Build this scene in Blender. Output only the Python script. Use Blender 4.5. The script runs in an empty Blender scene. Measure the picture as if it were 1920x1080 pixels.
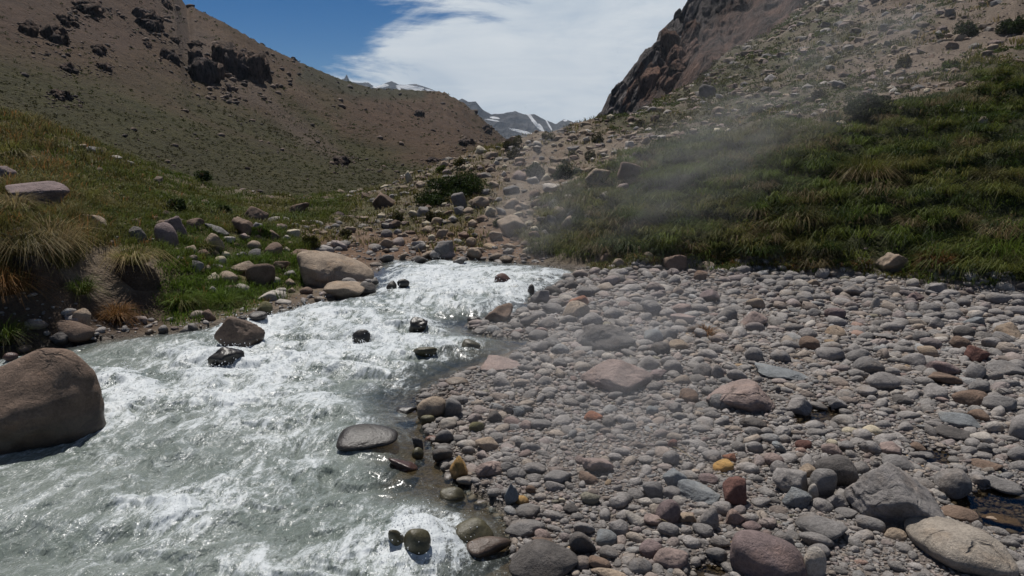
import bpy, bmesh, math, random
import numpy as np
from mathutils import Vector
random.seed(7); RNG = np.random.default_rng(7)
S = bpy.context.scene
COL = S.collection
rad = math.radians

# ---------------------------------------------------------------- camera, sky, sun
CAM_H, PITCH, F = 3.0, rad(12.0), 1371.0          # metres, downward pitch, focal length in photo pixels
cd = bpy.data.cameras.new('camera'); cam = bpy.data.objects.new('camera', cd); COL.objects.link(cam)
cam.location = (0, 0, CAM_H); cam.rotation_euler = (rad(90) - PITCH, 0, 0)
cd.sensor_width = 36; cd.lens = F / 1920 * 36; cd.clip_start = .05; cd.clip_end = 9000
S.camera = cam
SUN_AZ, SUN_EL = rad(-20), rad(62)
sdir = Vector((math.sin(SUN_AZ) * math.cos(SUN_EL), math.cos(SUN_AZ) * math.cos(SUN_EL), math.sin(SUN_EL)))
sl = bpy.data.lights.new('sun', 'SUN'); sl.energy = 4.8; sl.angle = rad(.5); sl.color = (1, .955, .9)
so = bpy.data.objects.new('sun', sl); COL.objects.link(so); so.location = sdir * 300
so.rotation_euler = (-sdir).to_track_quat('-Z', 'Y').to_euler()
S.view_settings.view_transform = 'Standard'; S.view_settings.look = 'None'
S.view_settings.exposure = -0.02; S.view_settings.gamma = 1
S.cycles.use_denoising = True; S.cycles.denoiser = 'OPENIMAGEDENOISE'; S.cycles.denoising_input_passes = 'RGB_ALBEDO_NORMAL'; S.cycles.denoising_prefilter = 'ACCURATE'
S.cycles.max_bounces = 6; S.cycles.diffuse_bounces = 2; S.cycles.glossy_bounces = 2; S.cycles.transmission_bounces = 3
S.cycles.volume_bounces = 0; S.cycles.transparent_max_bounces = 12; S.cycles.sample_clamp_indirect = 3; S.cycles.sample_clamp_direct = 8
S.cycles.caustics_reflective = False; S.cycles.caustics_refractive = False
S.cycles.volume_step_rate = 2.0; S.cycles.volume_max_steps = 128

def pixdir(px, py):
    px = np.asarray(px, float); py = np.asarray(py, float)
    a = (px - 960) / F; b = (540 - py) / F
    y = math.cos(PITCH) + b * math.sin(PITCH); z = -math.sin(PITCH) + b * math.cos(PITCH)
    return np.stack([a, y, z], -1)
def at_dist(px, py, D):
    d = pixdir(px, py); h = np.hypot(d[..., 0], d[..., 1])
    p = d * (np.asarray(D, float) / h)[..., None]; p[..., 2] += CAM_H; return p
def at_z(px, py, z):
    d = pixdir(px, py); t = (z - CAM_H) / d[..., 2]
    p = d * np.asarray(t)[..., None]; p[..., 2] += CAM_H; return p
def proj(P):
    x = P[..., 0]; y = P[..., 1]; z = P[..., 2] - CAM_H
    fw = y * math.cos(PITCH) - z * math.sin(PITCH); up = y * math.sin(PITCH) + z * math.cos(PITCH)
    fw = np.maximum(fw, .05)
    return 960 + F * x / fw, 540 - F * up / fw

# ---------------------------------------------------------------- numpy noise, curves
def _h(ix, iy, iz, seed):
    h = (ix * 374761393 + iy * 668265263 + iz * 2147483647 + seed * 974634777) & 0xffffffff
    h = ((h ^ (h >> 13)) * 1274126177) & 0xffffffff
    h = ((h ^ (h >> 15)) * 2246822519) & 0xffffffff
    return h ^ (h >> 16)
def pn(x, y, z=None, seed=0):
    x = np.asarray(x, float); y = np.asarray(y, float); z = np.zeros_like(x) if z is None else np.asarray(z, float)
    xi = np.floor(x).astype(np.int64); yi = np.floor(y).astype(np.int64); zi = np.floor(z).astype(np.int64)
    xf = x - xi; yf = y - yi; zf = z - zi
    u = xf**3 * (xf * (xf * 6 - 15) + 10); v = yf**3 * (yf * (yf * 6 - 15) + 10); w = zf**3 * (zf * (zf * 6 - 15) + 10)
    r = 0
    for dx in (0, 1):
        for dy in (0, 1):
            for dz in (0, 1):
                h = _h(xi + dx, yi + dy, zi + dz, seed)
                gx = (h & 1023) / 511.5 - 1; gy = ((h >> 10) & 1023) / 511.5 - 1; gz = ((h >> 20) & 1023) / 511.5 - 1
                g = gx * (xf - dx) + gy * (yf - dy) + gz * (zf - dz)
                r = r + (u if dx else 1 - u) * (v if dy else 1 - v) * (w if dz else 1 - w) * g
    return r * 1.3
def fbm(x, y, z=None, octs=4, seed=0, gain=.5, ridge=False):
    a = 1; s = 0; f = 1; t = 0
    for o in range(octs):
        n = pn(np.asarray(x) * f + 17.3 * o, np.asarray(y) * f - 9.1 * o, None if z is None else np.asarray(z) * f, seed + o)
        if ridge: n = 1 - 2 * np.abs(n)
        s = s + a * n; t += a; a *= gain; f *= 2.03
    return s / t
def sm(a, b, x):
    t = np.clip((np.asarray(x, float) - a) / (b - a), 0, 1); return t * t * (3 - 2 * t)
def lerp(a, b, t):
    t = np.asarray(t)
    if np.ndim(a) and np.shape(a)[-1] == 3 or np.ndim(b): t = t[..., None] if np.ndim(t) else t
    return np.asarray(a) * (1 - t) + np.asarray(b) * t
def sdpoly(X, Y, poly):
    """signed distance to a polygon, positive inside"""
    poly = np.asarray(poly, float); X = np.asarray(X, float); Y = np.asarray(Y, float)
    d = np.full(X.shape, 1e18); ins = np.zeros(X.shape, bool)
    for (ax, ay), (bx, by) in zip(poly, np.roll(poly, -1, 0)):
        ex, ey = bx - ax, by - ay; L = ex * ex + ey * ey + 1e-12
        t = np.clip(((X - ax) * ex + (Y - ay) * ey) / L, 0, 1)
        d = np.minimum(d, (X - ax - t * ex)**2 + (Y - ay - t * ey)**2)
        c = ((ay > Y) != (by > Y)); 
        with np.errstate(divide='ignore', invalid='ignore'):
            ins ^= c & (X < (bx - ax) * (Y - ay) / (by - ay + (1e-12 if by == ay else 0)) + ax)
    d = np.sqrt(d); return np.where(ins, d, -d)
def make_rbf(P, eps):
    P = np.asarray(P, float); c = P[:, :2]; n = len(P)
    k = lambda A, B: np.sqrt(((A[:, None, :] - B[None]) ** 2).sum(-1) + eps * eps)
    M = np.zeros((n + 3, n + 3)); M[:n, :n] = -k(c, c); M[:n, n] = 1; M[:n, n + 1:] = c; M[n, :n] = 1; M[n + 1:, :n] = c.T
    w = np.linalg.solve(M, np.concatenate([P[:, 2], [0, 0, 0]]))
    def f(x, y):
        sh = np.shape(x); q = np.stack([np.ravel(x), np.ravel(y)], -1); o = np.empty(len(q))
        for i in range(0, len(q), 20000):
            b = q[i:i + 20000]; o[i:i + 20000] = -k(b, c) @ w[:n] + w[n] + b @ w[n + 1:]
        return o.reshape(sh)
    return f

# ---------------------------------------------------------------- mesh and object helpers
def npmesh(name, V, Fc, attrs=None, smooth=True):
    me = bpy.data.meshes.new(name); V = np.asarray(V, np.float32)
    Fl = [np.asarray(f, np.int32) for f in (Fc if isinstance(Fc, list) else [Fc]) if len(f)]
    me.vertices.add(len(V)); me.vertices.foreach_set('co', V.ravel())
    idx = np.concatenate([f.ravel() for f in Fl]); tot = np.concatenate([np.full(len(f), f.shape[1]) for f in Fl])
    me.loops.add(len(idx)); me.loops.foreach_set('vertex_index', idx)
    me.polygons.add(len(tot)); me.polygons.foreach_set('loop_start', np.concatenate([[0], np.cumsum(tot)[:-1]]).astype(np.int32))
    me.polygons.foreach_set('use_smooth', np.full(len(tot), smooth))
    for k, v in (attrs or {}).items():
        v = np.asarray(v, np.float32)
        if v.ndim == 2:
            if v.shape[1] == 3: v = np.concatenate([v, np.ones((len(v), 1), np.float32)], 1)
            me.attributes.new(k, 'FLOAT_COLOR', 'POINT').data.foreach_set('color', v.ravel())
        else: me.attributes.new(k, 'FLOAT', 'POINT').data.foreach_set('value', v)
    me.update(calc_edges=True); me.validate(); return me
def put(name, me, mat, parent=None, loc=(0, 0, 0)):
    o = bpy.data.objects.new(name, me); COL.objects.link(o); o.location = loc
    if mat and not me.materials: me.materials.append(mat)
    if parent: o.parent = parent
    return o
def tag(o, label=None, cat=None, group=None, kind=None):
    if label: o['label'] = label
    if cat: o['category'] = cat
    if group: o['group'] = group
    if kind: o['kind'] = kind
    return o
def empty(name, loc):
    o = bpy.data.objects.new(name, None); COL.objects.link(o); o.location = loc; o.empty_display_size = .2; return o
def gridfaces(nr, nc):
    i = np.arange(nr - 1)[:, None] * nc + np.arange(nc - 1)[None]
    return np.stack([i, i + 1, i + nc + 1, i + nc], -1).reshape(-1, 4)

# ---------------------------------------------------------------- materials
class NT:
    def __init__(s, name):
        s.m = bpy.data.materials.new(name); s.m.use_nodes = True; s.t = s.m.node_tree; s.t.nodes.clear()
        s.out = s.t.nodes.new('ShaderNodeOutputMaterial')
    def n(s, typ, ins=None, **kw):
        nd = s.t.nodes.new('ShaderNode' + typ)
        for k, v in kw.items(): setattr(nd, k, v)
        for k, v in (ins or {}).items():
            sk = nd.inputs[k]
            if isinstance(v, bpy.types.NodeSocket): s.t.links.new(v, sk)
            elif hasattr(sk, 'default_value'):
                if isinstance(v, (tuple, list)) and len(v) == 3 and len(sk.default_value) == 4: v = (*v, 1)
                sk.default_value = v
        return nd
    def math(s, op, a, b=None, c=None, clamp=False):
        nd = s.n('Math', {0: a, **({1: b} if b is not None else {}), **({2: c} if c is not None else {})}, operation=op); nd.use_clamp = clamp
        return nd.outputs[0]
    def mix(s, f, a, b, mode='MIX'):
        nd = s.t.nodes.new('ShaderNodeMix'); nd.data_type = 'RGBA'; nd.blend_type = mode
        for i, v in ((0, f), (6, a), (7, b)):
            if isinstance(v, bpy.types.NodeSocket): s.t.links.new(v, nd.inputs[i])
            else: nd.inputs[i].default_value = (*v, 1) if isinstance(v, (tuple, list)) and len(v) == 3 else v
        return nd.outputs[2]
    def ramp(s, x, a, b, c=0., d=1.):
        return s.n('MapRange', {0: x, 1: a, 2: b, 3: c, 4: d}, interpolation_type='SMOOTHSTEP').outputs[0]
    def noise(s, vec, scale, detail=4., rough=.55, dist=0.):
        return s.n('TexNoise', {'Vector': vec, 'Scale': scale, 'Detail': detail, 'Roughness': rough, 'Distortion': dist}).outputs[0]
    def attr(s, name, what='Color'):
        return s.n('Attribute', attribute_name=name).outputs[what]
    def bump(s, h, strength, dist, nrm=None):
        return s.n('Bump', {'Height': h, 'Strength': strength, 'Distance': dist, **({'Normal': nrm} if nrm else {})}).outputs[0]
    def surf(s, sh): s.t.links.new(sh, s.out.inputs[0]); return s.m

def mat_ground(name, scale=1.0, bump=1.0, contrast=.5, bd=.05):
    t = NT(name); P = t.n('NewGeometry').outputs['Position']
    n1 = t.noise(P, 9 * scale, 6, .62); n2 = t.noise(P, 42 * scale, 5, .65); n3 = t.noise(P, 1.6 * scale, 4)
    f = t.math('MULTIPLY', t.math('ADD', t.math('MULTIPLY', n1, .5), t.math('ADD', t.math('MULTIPLY', n2, .7), t.math('MULTIPLY', n3, .3))), 1 / 1.5)
    g = t.ramp(f, .28, .72, 1 - contrast, 1 + contrast)
    c = t.mix(1., t.attr('tint'), t.n('CombineXYZ', {0: g, 1: g, 2: g}).outputs[0], 'MULTIPLY')
    v = t.n('TexVoronoi', {'Vector': P, 'Scale': 22 * scale}).outputs[0]
    h = t.math('ADD', t.math('MULTIPLY', n1, 1.2), t.math('ADD', n2, t.math('MULTIPLY', v, -.6)))
    wet = t.attr('wet', 'Fac')
    b = t.n('BsdfPrincipled', {'Base Color': c, 'Roughness': t.math('SUBTRACT', .95, t.math('MULTIPLY', wet, .7)), 'Specular IOR Level': .25,
                               'Normal': t.bump(h, .9 * bump, bd)})
    return t.surf(b.outputs[0])
def mat_stone():
    t = NT('weathered_stone'); P = t.n('NewGeometry').outputs['Position']; wet = t.attr('wet', 'Fac')
    n1 = t.noise(P, 5, 6, .6, .4); n2 = t.noise(P, 38, 6, .7); n3 = t.noise(P, 260, 3, .7)
    g = t.math('ADD', t.ramp(n1, .3, .7, .78, 1.2), t.math('ADD', t.ramp(n2, .3, .7, -.2, .2), t.ramp(n3, .35, .65, -.17, .17)))
    c = t.mix(1., t.attr('tint'), t.n('CombineXYZ', {0: g, 1: g, 2: g}).outputs[0], 'MULTIPLY')
    st = t.ramp(t.noise(P, 3.1, 5, .6), .52, .72, 0, .45)
    c = t.mix(st, c, t.mix(1., c, (1.16, .98, .8), 'MULTIPLY'))
    pale = t.ramp(t.noise(P, 11, 6, .7), .62, .75, 0, .35)
    c = t.mix(pale, c, t.mix(1., c, (1.9, 1.9, 1.9), 'MULTIPLY'))
    pit = t.ramp(t.n('TexVoronoi', {'Vector': P, 'Scale': 75}).outputs[0], .05, .3)
    c = t.mix(t.math('MULTIPLY', t.math('SUBTRACT', 1, pit), t.math('SUBTRACT', .35, t.math('MULTIPLY', wet, .3))), c, (.05, .045, .04))
    D_ = t.n('VectorMath', {0: P, 1: t.n('VectorMath', {0: t.n('TexNoise', {'Vector': P, 'Scale': 2.5, 'Detail': 6.}).outputs['Color'], 'Scale': .45}, operation='SCALE').outputs[0]}, operation='ADD').outputs[0]
    vo = t.n('TexVoronoi', {'Vector': D_, 'Scale': 1.9}, feature='DISTANCE_TO_EDGE').outputs['Distance']
    ck = t.math('MULTIPLY', t.ramp(vo, .035, 0.), t.ramp(t.noise(P, 2.1, 3), .56, .68)); c = t.mix(t.math('MULTIPLY', ck, .5), c, (.05, .04, .033))
    c = t.mix(wet, c, t.mix(1., c, (.40, .37, .33), 'MULTIPLY'))
    h = t.math('ADD', t.math('MULTIPLY', n1, 1.6), t.math('ADD', t.math('MULTIPLY', n2, .55), t.math('ADD', t.math('MULTIPLY', n3, .12), t.math('SUBTRACT', t.math('MULTIPLY', pit, .15), t.math('MULTIPLY', ck, .8)))))
    b = t.n('BsdfPrincipled', {'Base Color': c, 'Roughness': t.math('SUBTRACT', .88, t.math('MULTIPLY', wet, .50)),
                               'Specular IOR Level': t.math('ADD', .3, t.math('MULTIPLY', wet, .3)), 'Normal': t.bump(h, t.math('SUBTRACT', .9, t.math('MULTIPLY', wet, .62)), .035)})
    return t.surf(b.outputs[0])
def mat_rockface(name, scale):
    t = NT(name); P = t.n('NewGeometry').outputs['Position']
    M = t.n('Mapping', {'Vector': P, 'Scale': (1, 1, .45)}).outputs[0]
    n1 = t.noise(M, .5 * scale, 8, .65, .6); n2 = t.noise(M, 3 * scale, 6, .7)
    n3 = t.noise(t.n('Mapping', {'Vector': P, 'Scale': (1, 1, .22)}).outputs[0], 1.1 * scale, 7, .7, .3)
    vc = t.n('TexVoronoi', {'Vector': t.n('Mapping', {'Vector': P, 'Scale': (1, 1, .3)}).outputs[0], 'Scale': .55 * scale}, feature='DISTANCE_TO_EDGE').outputs['Distance']
    g = t.math('ADD', t.ramp(n1, .3, .7, .5, 1.3), t.math('ADD', t.ramp(n2, .3, .7, -.35, .35), t.math('SUBTRACT', t.ramp(n3, .3, .7, -.35, .35), t.ramp(vc, .07, 0., 0, .3))))
    g = t.math('MAXIMUM', g, .22)
    c = t.mix(1., t.attr('tint'), t.n('CombineXYZ', {0: g, 1: g, 2: g}).outputs[0], 'MULTIPLY')
    h = t.math('ADD', t.math('ADD', n1, n3), t.math('MULTIPLY', n2, .5))
    b = t.n('BsdfPrincipled', {'Base Color': c, 'Roughness': .95, 'Specular IOR Level': .2, 'Normal': t.bump(h, 1, 1.2 / scale)})
    return t.surf(b.outputs[0])
def mat_blade(name, tr=.4):
    t = NT(name); c = t.attr('tint')
    P = t.n('NewGeometry').outputs['Position']; g = t.ramp(t.noise(P, 3, 3), .3, .7, .7, 1.3)
    c = t.mix(1., c, t.n('CombineXYZ', {0: g, 1: g, 2: g}).outputs[0], 'MULTIPLY')
    a = t.n('BsdfPrincipled', {'Base Color': c, 'Roughness': .6, 'Specular IOR Level': .1})
    b = t.n('BsdfTranslucent', {'Color': c})
    return t.surf(t.n('MixShader', {0: tr, 1: a.outputs[0], 2: b.outputs[0]}).outputs[0])
def mat_water():
    t = NT('river_water'); P = t.n('NewGeometry').outputs['Position']
    foam = t.attr('foam', 'Fac'); dep = t.attr('depth', 'Fac')
    fl = t.n('Attribute', attribute_name='flow').outputs['Vector']
    M = t.n('Mapping', {'Vector': fl, 'Scale': (.55, 1.25, 1.)}).outputs[0]; M2 = t.n('Mapping', {'Vector': fl, 'Scale': (.75, 1.1, 1.)}).outputs[0]
    a = t.noise(M, 4.2, 10, .72, .9); b = t.noise(M2, 11, 8, .78, .8); g_ = t.noise(M2, 42, 6, .8, .4)
    tex = t.math('ADD', t.ramp(a, .27, .73, -.60, .60), t.math('ADD', t.ramp(b, .28, .72, -.38, .38), t.ramp(g_, .28, .72, -.28, .28)))
    ff = t.math('ADD', foam, tex)
    fm = t.math('ADD', t.ramp(ff, .40, 1.45, 0, .72), t.ramp(t.math('ADD', t.math('MULTIPLY', foam, .5), tex), -.25, .65, 0, .30), clamp=True)
    w = t.noise(M2, 9, 4, .6, .5); w2 = t.noise(M2, 30, 2, .5, .3)
    nrm = t.bump(t.math('ADD', w, t.math('MULTIPLY', w2, .4)), t.math('SUBTRACT', 1., t.math('MULTIPLY', fm, .6)), .045)
    tone = t.ramp(t.noise(P, .9, 4), .35, .65)
    milk = t.mix(tone, (.135, .160, .142), (.190, .215, .195))
    col = t.mix(fm, milk, (.53, .565, .58))
    body = t.n('BsdfPrincipled', {'Base Color': col, 'Roughness': t.math('ADD', .06, t.math('MULTIPLY', fm, .45)), 'IOR': 1.33,
                                  'Specular IOR Level': .5, 'Normal': nrm})
    tr = t.n('BsdfTransparent', {'Color': (.80, .76, .66)})
    nr2 = t.bump(w, .30, .03); gl = t.n('BsdfGlossy', {'Color': (1, 1, 1), 'Roughness': .14, 'Normal': nr2})
    fr = t.n('Fresnel', {'IOR': 1.33, 'Normal': nr2})
    clear = t.n('MixShader', {0: fr.outputs[0], 1: tr.outputs[0], 2: gl.outputs[0]})
    k = t.math('MAXIMUM', dep, t.math('MULTIPLY', fm, 1.2), clamp=True)
    return t.surf(t.n('MixShader', {0: k, 1: clear.outputs[0], 2: body.outputs[0]}).outputs[0])
M_GROUND = mat_ground('gravelly_soil', 1.0, 1.0, .45, .05)
M_HILL = mat_ground('scrubby_hillside', .12, 1.0, .55, .5)
M_STONE = mat_stone(); M_OUT = mat_rockface('outcrop_rock', 1.0); M_CLIFF = mat_rockface('cliff_rock', .35)
M_GRASS = mat_blade('grass_blades', .36); M_LEAF = mat_blade('shrub_leaves', .3); M_WATER = mat_water()

# ---------------------------------------------------------------- sky with thin cloud
W = bpy.data.worlds.new('World'); S.world = W; W.use_nodes = True
class WT(NT):
    def __init__(s): s.t = W.node_tree; s.t.nodes.clear(); s.out = s.t.nodes.new('ShaderNodeOutputWorld')
w = WT()
sky = w.n('TexSky'); sky.sky_type = 'NISHITA'; sky.sun_disc = False; sky.sun_elevation = SUN_EL; sky.sun_rotation = SUN_AZ
sky.altitude = 4200; sky.air_density = 1.0; sky.dust_density = 0.; sky.ozone_density = 6.0
dirv = w.n('TexCoord').outputs['Generated']
xyz = w.n('SeparateXYZ', {0: dirv}).outputs
az = w.math('ARCTAN2', xyz[0], xyz[1]); el = w.math('ARCSINE', xyz[2])
def azel(px, py):
    d = pixdir(px, py); d = d / np.linalg.norm(d); return math.atan2(d[0], d[1]), math.asin(d[2])
flat = w.n('CombineXYZ', {0: w.math('MULTIPLY', az, 2.2), 1: w.math('MULTIPLY', el, 6.), 2: .3}).outputs[0]
cn = w.noise(flat, 2.6, 9, .6, .55); cs = w.noise(w.n('Mapping', {'Vector': flat, 'Rotation': (0, 0, .35), 'Scale': (1, 2.6, 1)}).outputs[0], 3.4, 8, .65, .8)
def blob(px, py, wx, wy):
    a0, e0 = azel(px, py); dx = w.math('MULTIPLY', w.math('SUBTRACT', az, a0), F / wx); dy = w.math('MULTIPLY', w.math('SUBTRACT', el, e0), F / wy)
    return w.math('SUBTRACT', 1., w.math('SQRT', w.math('ADD', w.math('MULTIPLY', dx, dx), w.math('MULTIPLY', dy, dy))))
main = blob(1030, 165, 345, 145); left = blob(640, 200, 165, 52); up = blob(1180, 10, 330, 75); rt = blob(1500, 60, 420, 260)
shape = w.math('MAXIMUM', w.math('MAXIMUM', main, left), w.math('MAXIMUM', w.math('MULTIPLY', up, .62), rt))
nz = w.math('ADD', w.ramp(cn, .25, .75, -.28, .28), w.ramp(cs, .25, .75, -.12, .12))
cf = w.ramp(w.math('ADD', w.math('MULTIPLY', shape, 1.35), w.math('MULTIPLY', nz, 1.0)), -.16, .26, 0, .98)
cc = w.mix(w.math('ADD', w.math('MULTIPLY', w.ramp(cn, .3, .65), .75), w.math('MULTIPLY', w.ramp(cs, .35, .7), .25)), (.50, .58, .67), (.74, .78, .81))
b1 = w.n('Background', {0: w.n('HueSaturation', {'Saturation': 1.32, 'Color': sky.outputs[0]}).outputs[0], 1: .05}); b2 = w.n('Background', {0: cc, 1: 1.0})
veil = w.ramp(w.math('ADD', el, w.math('MULTIPLY', w.math('SUBTRACT', w.noise(dirv, 2.2, 5), .5), .5)), .42, .8, 0, .32)      # unseen grey veil overhead, added to neutralise the blue fill in shadows
b3 = w.n('Background', {0: (.40, .40, .39), 1: 1.0}); s1 = w.n('MixShader', {0: veil, 1: b1.outputs[0], 2: b3.outputs[0]})
w.t.links.new(w.n('MixShader', {0: cf, 1: s1.outputs[0], 2: b2.outputs[0]}).outputs[0], w.out.inputs[0])

# ---------------------------------------------------------------- near ground: one sheet in polar layout round the viewpoint
SHORE_R = [(1085, 508), (1062, 528), (1010, 556), (985, 580), (935, 605), (868, 614), (905, 628), (1000, 640), (965, 665), (885, 690), (825, 720),
           (772, 752), (790, 790), (800, 830), (832, 885), (900, 930), (945, 965), (952, 1000), (962, 1080)]
SHORE_L = [(-900, 900), (-400, 770), (-100, 695), (60, 660), (170, 643), (330, 624), (405, 612), (480, 597), (560, 574), (640, 561), (696, 546), (706, 520), (712, 488)]
TOPS = [(800, 487), (920, 489), (1010, 497)]
_r = [at_z(x, y, 0.)[:2] for x, y in SHORE_R]; _l = [at_z(x, y, 0.)[:2] for x, y in SHORE_L]; _t = [at_z(x, y, 0.)[:2] for x, y in TOPS]
RIVER = np.array(_l + _t + _r + [(.02, 3.2), (.05, 1.4), (.1, -1), (-9, -1), (-9, 4)])
CT = []
def cz(z, *pts): CT.extend(at_z(x, y, z) for x, y in pts)
def cdist(*pts): CT.extend(at_dist(*p) for p in pts)
cz(.08, (1050, 1080), (1400, 1080), (1900, 1080), (2600, 1080), (950, 860), (1150, 850), (1400, 800), (1900, 800), (2600, 800), (950, 700), (1150, 650), (1500, 650), (1900, 650),
   (2500, 620), (1080, 560), (1150, 530), (1400, 515), (1700, 530), (1900, 545))
CT += [np.array(p) for p in [(1, 2, .08), (3, 2, .08), (6, 2, .1), (0, 1, .05), (-3, 2, -.1), (-6, 2, -.1), (3, -2, .1), (-3, -2, 0), (8, -2, .2)]]
cz(-.1, (300, 1080), (600, 900), (300, 750), (600, 680), (850, 520), (800, 600), (900, 800), (-200, 850))
cz(.05, (170, 638), (60, 652), (-120, 685), (-450, 770), (350, 612), (500, 587), (600, 562), (690, 535), (720, 486), (800, 484), (900, 487), (1000, 494), (1075, 503))
# cut bank and left slope
cdist((-350, 470, 13.5), (-350, 380, 15.5), (-150, 560, 12.4), (-150, 450, 13.3), (0, 560, 12.6), (0, 440, 13.6), (90, 520, 12.8), (90, 450, 13.9), (170, 590, 12.6), (190, 500, 13.7), (260, 500, 13.9), (270, 590, 12.9),
      (350, 500, 14.6), (330, 560, 13.5), (430, 550, 14.2), (420, 430, 17.5), (560, 520, 15.4), (480, 405, 25), (600, 430, 21), (600, 378, 31), (300, 430, 16.8), (0, 340, 18.5), (0, 205, 33), (100, 250, 30), (200, 290, 29),
      (200, 385, 19), (400, 368, 30), (-400, 190, 30), (-900, 200, 30), (-900, 500, 17))
# debris mound across the river
cdist((750, 430, 21), (850, 400, 22), (950, 400, 21.5), (850, 342, 26), (700, 383, 27), (700, 366, 33), (780, 327, 32), (900, 283, 34), (960, 264, 36), (1060, 242, 39), (1110, 232, 43), (1200, 220, 52),
      (1000, 340, 26), (1050, 420, 19.6), (1050, 470, 17.9))
# right grass bank and the slope above it
cz(.14, (1150, 496), (1300, 496), (1450, 500), (1600, 508), (1750, 520), (1920, 528), (2500, 545))
cdist((1180, 440, 18.2), (1200, 350, 21.5), (1200, 290, 27), (1200, 250, 37), (1300, 400, 18.7), (1300, 300, 22.5), (1300, 255, 29), (1300, 195, 47), (1280, 165, 62), (1350, 115, 72), (1480, 40, 92), (1530, 0, 100), (1700, -120, 118),
      (1450, 420, 18.2), (1450, 300, 22.5), (1450, 240, 27), (1450, 150, 46), (1600, 420, 18.6), (1600, 300, 22.2), (1600, 230, 25.5), (1600, 190, 30), (1600, 100, 44), (1600, 0, 70), (1760, 420, 18.9), (1760, 300, 22.4), (1760, 180, 28), (1760, 80, 43),
      (1920, 430, 19.2), (1920, 300, 22.6), (1920, 150, 29), (1920, 0, 46), (1920, -200, 80), (2500, 300, 28), (2500, 0, 48), (2500, -250, 80))
# behind the crests
cdist((1200, 275, 72), (1280, 240, 95), (1350, 210, 115), (1450, 150, 135), (900, 315, 46), (1060, 285, 54), (780, 365, 44), (600, 420, 46), (480, 445, 46), (200, 350, 46), (0, 290, 50), (-500, 300, 45), (960, 320, 80), (500, 480, 90), (0, 420, 90))
_rbf = make_rbf(CT, .35)
TH0, TH1, LD0, LD1 = rad(-64), rad(62), math.log(1.6), math.log(138.)
NC, NR = 820, 640
th = np.linspace(TH0, TH1, NC); ld = np.linspace(LD0, LD1, NR)
TT, LL = np.meshgrid(th, ld); DD = np.exp(LL); GX, GY = DD * np.sin(TT), DD * np.cos(TT)
gz = _rbf(GX, GY)
near = DD < 26
gsd = np.full(GX.shape, -9.); gsd[near] = sdpoly(GX[near], GY[near], RIVER)      # distance into the river
# hummocks under the big grass clumps of the far bank
_r = np.random.default_rng(5); _t = _r.uniform(rad(1), rad(46), 900); _d = np.exp(_r.uniform(math.log(16.5), math.log(34), 900)); HUM = np.stack([_d * np.sin(_t), _d * np.cos(_t), _r.uniform(.22, .55, 900), _r.uniform(.12, .40, 900)], 1)
PUD = [[(1760, 935), (1840, 915), (1935, 915), (2050, 960), (2000, 1030), (1890, 1010), (1810, 985)], [(1470, 772), (1550, 762), (1610, 778), (1570, 800), (1490, 803)],
       [(1690, 830), (1790, 850), (1800, 880), (1720, 875)], [(1285, 1062), (1340, 1050), (1372, 1070), (1360, 1110), (1280, 1110)]]
PUDW = [np.array([at_z(x, y, .04)[:2] for x, y in p]) for p in PUD]
gpud = np.full(GX.shape, -9.)
nn = DD < 11
for p in PUDW: gpud[nn] = np.maximum(gpud[nn], sdpoly(GX[nn], GY[nn], p))
P3 = np.stack([GX, GY, gz], -1); PX, PY = proj(P3)
wob = fbm(GX * .6, GY * .6, octs=4, seed=3)
GRAVEL = SHORE_R[::-1] + [(1040, 497), (1080, 503), (1150, 498), (1300, 497), (1450, 502), (1600, 510), (1750, 522), (1920, 532), (2700, 560), (5000, 2500), (940, 2500)]
GRASSR = [(985, 482), (1000, 430), (1050, 385), (1100, 350), (1190, 300), (1270, 268), (1400, 258), (1520, 240), (1650, 212), (1760, 180), (1920, 130), (2700, 40), (4000, 400), (2700, 560), (1920, 530), (1640, 512), (1300, 494), (1130, 494)]
UPPER = [(1110, 235), (1200, 212), (1280, 160), (1530, -10), (1800, -400), (4000, -400), (2700, 40), (1920, 130), (1760, 180), (1650, 212), (1520, 240), (1400, 258), (1270, 268)]
LEFTG = [(-3000, 900), (-150, 560), (0, 545), (60, 535), (110, 500), (180, 470), (280, 480), (300, 560), (240, 600), (330, 605), (480, 575), (560, 545), (600, 490), (540, 440), (640, 400), (690, 360), (480, 380), (200, 270), (0, 190), (-3000, -400)]
FARG = [(600, 440), (690, 360), (790, 320), (900, 330), (930, 380), (840, 430), (720, 420)]
def band(poly, X=None, Y=None, soft=14., amp=26., w=None):
    X = PX if X is None else X; Y = PY if Y is None else Y; w = wob if w is None else w
    return sm(-soft, soft, sdpoly(X, Y, poly) + amp * w)
front = (GY > .3)
def zones(X, Y, w):
    return dict(gravel=band(GRAVEL, X, Y, 8, 14, w), grassr=band(GRASSR, X, Y, 16, 60, w), upper=band(UPPER, X, Y, 10, 30, w), leftg=band(LEFTG, X, Y, 12, 30, w), farg=band(FARG, X, Y, 20, 60, w))
Z = {k: np.where(front, v, 0) for k, v in zones(PX, PY, wob).items()}
Z['gravel'] = np.where(front, Z['gravel'], (GX > 0) * 1.)
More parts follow.
